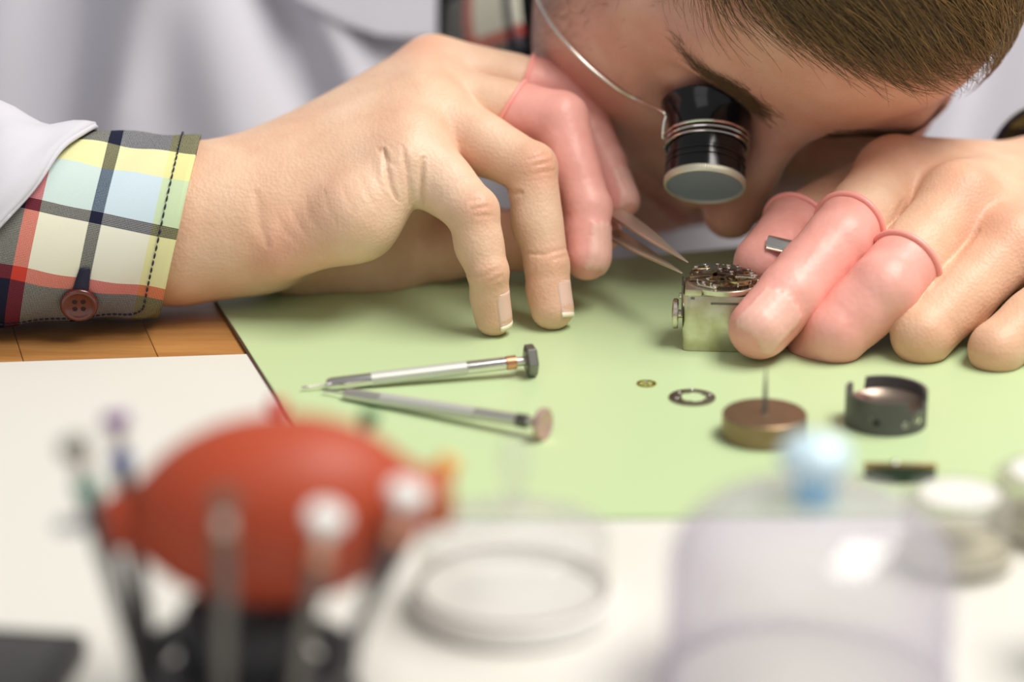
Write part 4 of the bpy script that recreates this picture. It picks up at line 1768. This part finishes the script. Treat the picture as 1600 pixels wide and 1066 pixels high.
# =================================================================== screwdrivers on the mat
def screwdriver(p_tip, p_end, label, head, r=1.95, ring=COPPER, headm=STEEL, segs=None, dark=False):
    """lying on the mat: p_tip and p_end are pixels"""
    a = Pz(*p_tip, ZM + 1.2)
    e_ = Pz(*p_end, ZM + (4.75 if head == 'hex' else 4.5))
    d = nrm(e_ - a)
    L = np.linalg.norm(e_ - a)
    t = thing('screwdriver', label, 'screwdriver', (a + e_) / 2 * np.array([1, 1, 0]) + np.array([0, 0, ZM]), group=None)
    o0 = np.array(t.location) / MM
    M = axis_matrix(a - o0, d, (0, 0, 1))
    s = L
    f = segs
    kn_ = lambda an, z: 1.0 + 0.035 * (1 if (int(an / (2 * math.pi) * 28 + 0.5) % 2) else 0)
    q = MB()
    q.lathe([(0.12, 0), (0.42, 0.4), (0.42, 2.2), (0.34, 2.6), (0.34, f[0] * s + 1.0)], 16, M)
    q.build('blade', STEEL, t)
    q = MB().lathe([(0.5, f[0] * s), (r * 0.72, f[0] * s + 0.15), (r * 0.95, f[0] * s + 1.2), (r, f[0] * s + 1.8), (r, f[1] * s), (r * 0.9, f[1] * s + 0.05)], 32, M)
    q.build('chuck', POL if not dark else STEEL, t)
    q = MB()
    zs = np.linspace(f[1] * s, f[2] * s, 44)
    prof = []
    for i, z in enumerate(zs[:-1]):
        prof += [(r * 1.03, z), (r * 1.03, z + (zs[1] - zs[0]) * 0.62), (r * 0.97, z + (zs[1] - zs[0]) * 0.7), (r * 0.97, z + (zs[1] - zs[0]) * 0.97)]
    q.lathe([(r * 0.9, zs[0])] + prof + [(r * 0.9, zs[-1])], 56, M, rmod=kn_)
    q.build('knurled_grip', KNURL, t)
    q = MB().lathe([(r * 0.9, f[2] * s), (r * 1.0, f[2] * s + 0.1), (r, f[3] * s - 0.1), (r * 0.9, f[3] * s)], 32, M)
    q.build('shank', POL if not dark else STEEL, t)
    q = MB().lathe([(r * 0.9, f[3] * s), (r * 1.06, f[3] * s + 0.15), (r * 1.06, f[4] * s - 0.15), (r * 0.9, f[4] * s)], 32, M)
    q.build('colour_ring', ring, t)
    q = MB().lathe([(r * 0.72, f[4] * s), (r * 0.72, s - 1.6)], 24, M)
    q.build('neck', headm, t)
    if head == 'hex':
        q = MB()
        hexp = [(4.9 * math.cos(math.radians(60 * i + 30)), 4.9 * math.sin(math.radians(60 * i + 30))) for i in range(6)]
        V = []
        for z, sc_ in ((s - 1.9, 0.72), (s - 1.3, 1.0), (s + 1.0, 1.0), (s + 1.5, 0.86)):
            V += [tuple(M @ Vector((x * sc_, y * sc_, z))) for x, y in hexp]
        F = [[5, 4, 3, 2, 1, 0], [18, 19, 20, 21, 22, 23]] + [[i * 6 + k, i * 6 + (k + 1) % 6, i * 6 + 6 + (k + 1) % 6, i * 6 + 6 + k] for i in range(3) for k in range(6)]
        q.add(V, F)
        q.build('swivel_head', DKST2, t, smooth=False, bevel=0.15)
    else:
        q = MB().lathe([(r * 0.8, s - 3.2), (2.6, s - 2.2), (4.3, s - 1.2), (4.6, s - 0.6), (4.6, s + 0.3), (4.2, s + 0.6), (3.4, s + 0.1), (0, s - 0.4)], 40, M)
        q.build('swivel_head', PINKM, t)
    return t


DKST2 = mat('grey_anodised', (0.22, 0.215, 0.20), 0.4, 0.9)
PINKM = mat('rose_anodised', (0.62, 0.42, 0.38), 0.42, 0.6)
screwdriver((471, 606), (830, 563), 'steel screwdriver with grey hexagonal head and copper ring on the mat', 'hex', segs=(0.105, 0.30, 0.715, 0.888, 0.935))
screwdriver((505, 610.5), (850, 663), 'steel screwdriver with a round rose head, lower of the two on the mat', 'round', segs=(0.10, 0.275, 0.70, 0.885, 0.93), ring=DKST, r=1.85, dark=True)

# =================================================================== small parts on the mat
p = Pz(1010, 600.5, ZM)
gw = thing('gear_wheel', 'tiny brass gear wheel lying alone on the green mat', 'gear wheel', p)
g_ = gear(2.95, 2.65, 36, 0, 0.35, 2.1, 5)
g_.build('toothed_rim', mat('pale_brass', (0.66, 0.55, 0.16), 0.25, 1.0), gw)
MB().lathe([(0.35, 0), (0.35, 0.9), (0.15, 1.3), (0, 1.3)], 14).build('arbor', STEEL, gw)

p = Pz(1081.5, 622.5, ZM)
wt = thing('washer_plate', 'thin steel washer with an offset hole beside the brass gear wheel', 'washer', p)
n = 56
outer = [(6.75 * math.cos(2 * math.pi * i / n), 6.75 * math.sin(2 * math.pi * i / n)) for i in range(n)]
inner = []
for i in range(n):
    a = 2 * math.pi * i / n
    rr = 4.1 - (0.5 if abs(math.sin(a * 2.5)) > 0.93 else 0)
    inner.append((0.4 + rr * math.cos(a) * 0.92, 0.35 + rr * math.sin(a)))
q = MB()
V = [(x, y, 0.02) for x, y in outer] + [(x, y, 0.42) for x, y in outer] + [(x, y, 0.42) for x, y in inner] + [(x, y, 0.02) for x, y in inner]
F = []
for i in range(n):
    j = (i + 1) % n
    F += [[i, j, n + j, n + i], [n + i, n + j, 2 * n + j, 2 * n + i], [2 * n + i, 2 * n + j, 3 * n + j, 3 * n + i], [3 * n + i, 3 * n + j, j, i]]
q.add(V, F)
q.build('plate', mat('washer_steel', (0.42, 0.37, 0.33), 0.25, 1.0), wt)
for k, (x, y) in enumerate([(-4.6, -1.6), (-3.6, 2.9), (5.0, 1.4), (0.2, 5.6)]):
    o = MB().lathe([(0.5, 0.4), (0.5, 0.8), (0.3, 0.95), (0, 0.95)], 14).build('rivet', POL, wt)
    o.location = (x * MM, y * MM, 0)

p = Pz(1190.5, 668, ZM)
p[1] = -82
bs = thing('brass_pin_stand', 'round bronze weight with a needle-thin steel pin standing upright on it', 'pin stand', p)
BRZ = mat('bronze', (0.30, 0.205, 0.125), 0.42, 0.85, mottle=0.22, mscale=260)
MB().lathe([(11.3, 0), (11.75, 0.4), (11.75, 6.6), (11.35, 7.0), (10.8, 7.0), (0, 7.0)], 96).build('weight', BRZ, bs)
MB().lathe([(1.0, 6.95), (0.85, 7.3), (0.62, 7.6), (0.62, 12.5), (0.4, 16.5), (0.12, 20.4), (0, 20.6)], 20).build('pin', DKST, bs)

p = Pz(1378, 645, ZM)
p[1] = -71.5
rg = thing('dark_ring', 'dark steel movement ring with notched wall and side hole, beside the bronze weight', 'ring', p, (0, 0, math.radians(0)))
n = 120
hts = []
for i in range(n):
    a = math.degrees(2 * math.pi * i / n) % 360
    h = 10.0
    if 116 < a < 146:
        h = 5.4
    if 296 < a < 330:
        h = 6.2
    if 330 <= a < 345:
        h = 7.6
    hts.append(h)
ro, ri = 11.5, 10.5
V, F = [], []
for i in range(n):
    a = 2 * math.pi * i / n
    c, s = math.cos(a), math.sin(a)
    V += [(ro * c, ro * s, 0), (ro * c, ro * s, hts[i]), (ri * c, ri * s, hts[i]), (ri * c, ri * s, 0)]
for i in range(n):
    j = (i + 1) % n
    for q_ in range(4):
        F.append([i * 4 + q_, j * 4 + q_, j * 4 + (q_ + 1) % 4, i * 4 + (q_ + 1) % 4])
q = MB()
q.add(V, F)
RGM = mat('gunmetal', (0.105, 0.10, 0.10), 0.45, 0.35, mottle=0.2, mscale=300)
q.build('notched_band', RGM, rg)
INM = mat('worn_inside', (0.42, 0.33, 0.27), 0.33, 0.9)
MB().lathe([(10.42, 1.2), (10.42, 6.6), (10.0, 6.4), (8.6, 5.4), (6.0, 4.7), (3.0, 4.4), (0, 4.4)], 72, caps=False).build('inner_bowl', INM, rg)
MB().lathe([(0, 0.2), (10.4, 0.2), (10.4, 1.0), (0, 1.0)], 48).build('base_plate', DKST, rg)
MB().prism(sector(4.5, 9.9, 135, 215), 5.9, 6.7).build('inner_plate', INM, rg, bevel=0.15)
hm = axis_matrix(np.array([11.0 * math.cos(math.radians(250)), 11.0 * math.sin(math.radians(250)), 4.0]), (math.cos(math.radians(250)), math.sin(math.radians(250)), 0), (0, 0, 1))
MB().ring(0.95, 1.35, 0.2, 0.62, 24, hm, bev=0.05).build('hole_rim', RGM, rg)
MB().lathe([(0, 0.52), (0.95, 0.54)], 20, hm).build('side_hole', mat('hole_black', (0.004, 0.004, 0.004), 0.9), rg)
hm2 = axis_matrix(np.array([11.0 * math.cos(math.radians(291)), 11.0 * math.sin(math.radians(291)), 3.2]), (math.cos(math.radians(291)), math.sin(math.radians(291)), 0), (0, 0, 1))
MB().ring(0.5, 0.8, 0.2, 0.6, 18, hm2, bev=0.04).build('small_hole', STEEL, rg)
SCR = mat('scratched_bright', (0.45, 0.48, 0.30), 0.4, 1.0)
q = MB()
for k, (a, z0, z1, da) in enumerate([(303, 3.0, 5.0, 5), (309, 3.4, 6.0, 5), (314, 3.0, 6.6, 4), (312, 3.2, 3.7, 7), (241, 4.6, 5.2, 1)]):
    aa, bb_ = math.radians(a), math.radians(a + da)
    q.tube([(11.5 * math.cos(aa), 11.5 * math.sin(aa), z0), (11.5 * math.cos((aa + bb_) / 2), 11.5 * math.sin((aa + bb_) / 2), (z0 + z1) / 2), (11.5 * math.cos(bb_), 11.5 * math.sin(bb_), z1)], 0.16, 5)
q.build('scratch', SCR, rg)

# dark bar tool with a gilt edge
p = Pz(1407, 752, ZM)
dk = thing('spring_bar_clip', 'dark green bar with a gilt top edge and small pin behind the clear pots', 'clip', p, (0, 0, math.radians(-3)))
MB().prism([(-9.6, 3.3), (-9.6, 2.2), (-6, -0.4), (0, -2.2), (7, -0.6), (9.6, 2.0), (9.6, 3.3)], 0, 3.2).build('bar', mat('dark_green_lacquer', (0.012, 0.03, 0.016), 0.3), dk, bevel=0.2)
MB().prism([(-9.8, 1.6), (9.8, 1.6), (9.8, 3.5), (-9.8, 3.5)], 3.2, 3.9).build('gilt_edge', BRASS, dk, bevel=0.1)
o = MB().lathe([(0.9, 3.9), (0.9, 4.6), (0.5, 4.9), (0, 4.9)], 16).build('pin', POL, dk)
o.location = (-1.5 * MM, 2.4 * MM, 0)

# =================================================================== clear covers in front
CLR = clear_mat('clear_acrylic', (0.982, 0.98, 0.985), (0.83, 0.80, 0.89), 0.05, haze=0.13)
CLG = clear_mat('clear_glass', (0.99, 0.99, 0.985), (0.93, 0.93, 0.91), 0.04, haze=0.11)
FROST = clear_mat('frosted_plastic', (0.95, 0.95, 0.92), (0.84, 0.82, 0.76), 0.15, haze=0.10)


def dome_prof(r, hs, ht, n=16, shoulder=1.0):
    P = [(r, 0.0), (r, hs)]
    for i in range(1, n + 1):
        a = math.pi / 2 * i / n
        P.append((r * math.cos(a) ** 0.72 if i < n else 0.0, hs + (ht - hs) * math.sin(a) ** 0.72))
    return P


dm = thing('dome_cover', 'clear plastic dome dust cover with a pale blue knob', 'dust cover', (67, -236, 0.2))
pr = dome_prof(32.2, 26, 47)
inn = [(max(0, r - 1.3), z - (1.3 if i > 1 else 0)) for i, (r, z) in enumerate(pr)]
q = MB()
q.lathe(pr + inn[::-1], 96, caps=False)
q.build('dome', CLR, dm)
MB().ring(31.0, 33.6, 0.0, 2.2, 96, bev=0.5).build('foot_rim', CLR, dm)
BLUE = mat('pale_blue_plastic', (0.33, 0.66, 0.90), 0.25, spec=0.5, coat=0.3)
MB().lathe([(4.9, 45.5), (4.9, 46.2), (4.5, 47.5), (4.5, 53.2), (0, 53.2)], 48).build('knob_stem', BLUE, dm)
MB().lathe([(4.4, 53.0), (7.0, 53.4), (8.2, 55.0), (8.3, 57.0), (7.2, 59.2), (4.8, 60.6), (2.2, 61.3), (0, 61.4)], 48).build('knob_cap', mat('highlit_blue_plastic', (0.62, 0.82, 0.93), 0.2, spec=0.6, coat=0.5), dm)  # cap paler than the stem: the ceiling's highlight is put into its colour

gc = thing('glass_cover', 'low clear glass cover with a glass knob on a white dish', 'dust cover', (0.4, -194, 0.2))
MB().lathe([(23.4, 0), (24.2, 0.6), (24.2, 5.2), (23.6, 5.8), (22.0, 5.8), (21.4, 3.0), (0, 3.0)], 96).build('dish', mat('white_dish', (0.86, 0.85, 0.82), 0.3), gc)
q = MB()
q.lathe([(23.3, 6.0), (23.3, 19.6), (22.6, 20.8), (21, 21.4), (9, 24.2), (4.6, 25.4), (0, 25.8), (0, 24.4), (8.6, 22.8), (20.4, 20.0), (21.8, 19.2), (21.9, 6.0), (23.3, 6.0)], 96, caps=False)
q.build('cover', CLG, gc)
MB().ring(22.2, 23.1, 5.85, 6.4, 96, bev=0.1).build('seal_line', mat('brown_seal', (0.30, 0.22, 0.18), 0.6), gc)
MB().lathe([(3.6, 25.4), (2.6, 27.0), (2.4, 31.0), (3.4, 33.6), (4.2, 37.2), (3.8, 41.4), (2.4, 43.6), (0, 44.2)], 40).build('knob', CLG, gc)

WHT = mat('white_label', (0.74, 0.73, 0.69), 0.5)
IVORY = mat('ivory_plastic', (0.74, 0.70, 0.60), 0.4)


def pot(x, y, r, h, label):
    t = thing('clear_pot', label, 'pot', (x, y, 0.2), group='small clear pots')
    q = MB()
    q.lathe([(0, 0.0), (r * 0.97, 0), (r, 0.6), (r, h - 6.0), (r - 1.1, h - 6.0), (r - 1.1, 1.4), (0, 1.4)], 64)
    q.build('jar', FROST, t)
    q = MB()
    q.lathe([(r + 0.2, h - 7.0), (r + 0.3, h - 0.8), (r - 0.6, h), (0, h), (0, h - 1.2), (r - 1.0, h - 1.2), (r - 0.9, h - 7.0), (r + 0.2, h - 7.0)], 64, caps=False)
    q.build('lid', FROST, t)
    MB().lathe([(0, 1.6), (r - 1.6, 1.6), (r - 1.6, h * 0.3), (0, h * 0.3)], 48).build('filling', IVORY, t)
    MB().lathe([(0, h + 0.05), (r * 0.72, h + 0.05), (r * 0.72, h + 0.3), (0, h + 0.3)], 48).build('paper_disc', WHT, t)
    MB().ring(r + 0.05, r + 0.45, 3.0, 4.0, 64, bev=0.1).build('band', IVORY, t)
    return t


pot(111, -167, 13.8, 18.5, 'small round clear pot with a white paper disc, whole in view')
pot(137, -148, 13.8, 17.0, 'small round clear pot with a white paper disc, cut by the frame')
t = thing('clear_tube', 'clear plastic tube upright at the very edge, its side just showing', 'tube', (131.5, -224, 0.2))
q = MB()
q.lathe([(0, 0), (7.6, 0), (7.8, 0.4), (7.8, 26), (6.8, 26), (6.8, 1), (0, 1)], 48)
q.build('tube_body', FROST, t)
MB().lathe([(8.2, 24), (8.4, 29.4), (7.6, 30), (0, 30), (0, 28.8), (7.4, 28.8), (7.5, 24), (8.2, 24)], 40, caps=False).build('cap', mat('grey_cap', (0.42, 0.40, 0.42), 0.4), t)

# =================================================================== black box corner
p = Pz(122, 962, 6)
bk = thing('black_box', 'black plastic case, one rounded corner at the bottom of the picture', 'case', (p[0] - 45, p[1] - 42, 0.2), (0, 0, math.radians(-8)))
MB().prism(rrect(44, 40, 4), 0, 5.6).build('case', BLK, bk, bevel=0.9)
MB().prism(rrect(40, 36, 3), 5.6, 6.0).build('lid_panel', mat('black_panel', (0.026, 0.026, 0.028), 0.35), bk, bevel=0.2)

# =================================================================== screwdriver stand, screwdrivers in it and the red blower on top
HX0, HY0 = -59.0, -250.0
sd = thing('screwdriver_stand', 'dark metal screwdriver stand carrying the red blower', 'stand', (HX0, HY0, 0.2))
GUN = mat('dark_stand', (0.045, 0.045, 0.05), 0.4, 0.5)
MB().lathe([(0, 0), (25.5, 0), (26.4, 0.8), (26.4, 3.4), (25.4, 4.6), (10, 5.4), (0, 5.4)], 80).build('foot', GUN, sd)
NH_ = 9
AZ = [math.radians(a) for a in (196, 172, 262, 300, 336, 96, 62, 28, 132)]
q = MB()
q.ring(17.2, 25.2, 12.0, 15.0, 80, bev=0.4)
q.build('holder_ring', GUN, sd)
MB().lathe([(15.0, 5.0), (14.4, 12), (14.4, 24.6), (13.4, 26.6), (11.6, 27.4), (10.6, 26.4), (9.4, 25.2), (0, 25.0)], 64).build('turret', GUN, sd)
for k, a in enumerate(AZ):
    q = MB().lathe([(2.7, 5.2), (2.7, 12.2)], 20)
    o = q.build('socket', mat('socket_steel', (0.16, 0.155, 0.15), 0.45, 0.8) if k == 0 else sockm, sd)
    if k == 0:
        sockm = o.data.materials[0]
    o.location = (21.2 * math.cos(a) * MM, 21.2 * math.sin(a) * MM, 0)
for k in range(4):
    a = math.radians(45 + 90 * k)
    MB().box((14.0, -1.6, 5.0), (17.6, 1.6, 14.6), Matrix.Rotation(a, 4, 'Z')).build('web', GUN, sd)

# bulb: red rubber, long axis across the picture
bl0, bl1 = W(150, 826, -262), W(712, 782, -254)
bl = thing('rubber_blower', 'red rubber dust blower bulb resting on the screwdriver stand', 'blower', W(432, 796, -250))
bo = np.array(bl.location) / MM
bxd = nrm(bl1 - bl0)
BMx = axis_matrix(np.zeros(3), bxd, UPV)
s0 = (bl0 - bo) @ bxd
s1 = (bl1 - bo) @ bxd
REDR = mat('red_rubber', (0.42, 0.062, 0.024), 0.5, spec=0.35, bump=0.04, bscale=600)
profb = []
R0 = 20.8
for t in np.linspace(-1, 1, 41):
    x = t * 33
    r = R0 * max(0, (1 - abs(t) ** 2.15)) ** 0.62
    profb.append((r, x))
# rounded knob ends on short necks
left = [(4.6, s0 + 1.5), (6.0, s0 + 2.4), (6.4, s0 + 4.5), (6.4, s0 + 8), (7.4, -31.5)]
right = [(7.4, 31.5), (6.4, s1 - 5.0), (6.8, s1 - 3.8), (6.8, s1 - 1.2), (5.8, s1 - 0.3), (0, s1)]
pb = [(0, s0 + 1.5)] + left + [p_ for p_ in profb if p_[0] > 8.0] + right
MB().lathe(pb, 80, BMx).build('bulb', REDR, bl, auto=False)
MB().lathe([(0, s0 - 9), (1.3, s0 - 9), (1.6, s0 - 3), (2.6, s0 + 2)], 24, BMx).build('nozzle', mat('grey_nozzle', (0.45, 0.46, 0.50), 0.35, 0.6), bl)
MB().ring(5.8, 7.3, s1 - 4.4, s1 - 3.2, 32, BMx, bev=0.3).build('valve_ring', mat('orange_rubber', (0.75, 0.30, 0.08), 0.5), bl)


GREYST = mat('grey_steel', (0.13, 0.125, 0.13), 0.45, 0.8)


def stand_driver(k, top_px, dd, label, capm, ringm, rcap=2.6, cap='disc', shaftm=GREYST, r=1.5, capl=4.0):
    a = AZ[k]
    top = W(*top_px, dd)
    foot = np.array([HX0 + 21.2 * math.cos(a), HY0 + 21.2 * math.sin(a), 6.4])
    d = nrm(top - foot)
    L = np.linalg.norm(top - foot)
    t = thing('screwdriver', label, 'screwdriver', foot, group='screwdrivers in the stand')
    M = axis_matrix(np.zeros(3), d, RGT)
    MB().lathe([(0.15, 0), (0.7, 1), (0.7, 5), (r * 0.8, 6.5), (r, 8), (r, L - 9 - capl)], 24, M).build('shaft', shaftm, t)
    q = MB()
    prof = []
    zz = np.linspace(L - 28, L - 9 - capl, 14)
    for i in range(13):
        prof += [(r * 1.12, zz[i]), (r * 1.12, zz[i] * 0.4 + zz[i + 1] * 0.6), (r * 1.02, zz[i] * 0.35 + zz[i + 1] * 0.65), (r * 1.02, zz[i + 1])]
    q.lathe(prof, 28, M)
    q.build('grip', shaftm, t)
    MB().lathe([(r * 1.15, L - 9 - capl), (r * 1.3, L - 8.6 - capl), (r * 1.3, L - 5.6 - capl), (r * 1.1, L - 5.2 - capl)], 28, M).build('colour_ring', ringm, t)
    MB().lathe([(r * 0.8, L - 5.2 - capl), (r * 0.8, L - capl + 0.4)], 20, M).build('neck', STEEL, t)
    MB().lathe([(r * 0.9, L - capl), (rcap * 0.9, L - capl + 0.5), (rcap, L - capl + 1.2), (rcap, L - 0.7), (rcap * 0.86, L), (0, L - 0.25)], 36, M).build('swivel_cap', capm, t)
    return t


def plast(n_, c):
    return mat(n_, c, 0.35, 0.25)


WCAP = mat('white_cap', (0.80, 0.82, 0.80), 0.3)
stand_driver(0, (113, 688), -262, 'thin screwdriver with a green ring, first from the left in the stand', plast('grey_cap2', (0.16, 0.16, 0.12)), plast('green_ring', (0.0, 0.22, 0.15)), 3.4, r=2.1)
stand_driver(1, (179, 646), -240, 'thin screwdriver with a purple cap and blue ring in the stand', plast('purple_cap', (0.22, 0.05, 0.32)), plast('blue_ring', (0.02, 0.08, 0.42)), 3.0, r=2.0, capl=3.5)
stand_driver(2, (350, 772), -290, 'dull brown-capped screwdriver standing before the middle of the red bulb', plast('brown_cap', (0.16, 0.10, 0.07)), plast('brown_ring', (0.17, 0.12, 0.08)), 2.9, r=1.9, shaftm=DKST)
stand_driver(3, (512, 800), -284, 'white-capped screwdriver standing before the red bulb', WCAP, COPPER, 4.2, r=1.8, shaftm=DKST, capl=3.4)
stand_driver(4, (640, 762), -268, 'white-capped screwdriver leaning out beside the bulb end', WCAP, COPPER, 4.4, r=1.6, capl=3.4)
stand_driver(5, (435, 625), -206, 'red-capped screwdriver peeping over the bulb against the white sheet', plast('red_cap', (0.60, 0.05, 0.05)), plast('red_ring', (0.60, 0.05, 0.05)), 2.4, r=1.5)
stand_driver(6, (580, 642), -206, 'dark green-capped screwdriver peeping over the bulb against the green mat', plast('dark_green_cap', (0.03, 0.14, 0.05)), plast('red_ring2', (0.50, 0.10, 0.06)), 2.2, r=1.5)
stand_driver(7, (706, 716), -222, 'orange-capped screwdriver peeping out beyond the bulb end', plast('orange_cap', (0.90, 0.48, 0.08)), plast('yellow_ring', (0.85, 0.6, 0.1)), 2.8, r=1.5)

# =================================================================== the rest of the room and bench
FLOORM = mat('grey_linoleum', (0.36, 0.35, 0.33), 0.5, mottle=0.12, mscale=30)
WALLM = mat('painted_wall', (0.72, 0.72, 0.70), 0.8, bump=0.05, bscale=300)
o = MB().box((-2600, -3200, -1000), (2600, 2100, -960)).build('floor', FLOORM, None, smooth=False)
tag(o, kind='structure')
o = MB().box((-2600, 2100, -1000), (2600, 2160, 1700)).build('wall_back', WALLM, None, smooth=False)
tag(o, kind='structure')
LEGW = mat('leg_wood', (0.40, 0.20, 0.07), 0.5, mottle=0.15, mscale=40)
for x, y in ((-400, -930), (400, -930), (-400, 20), (400, 20)):
    o = MB().box((-30, -30, -935), (30, 30, 0)).build('leg', LEGW, bench, smooth=False, bevel=2)
    o.location = (x * MM, y * MM, -24.7 * MM)
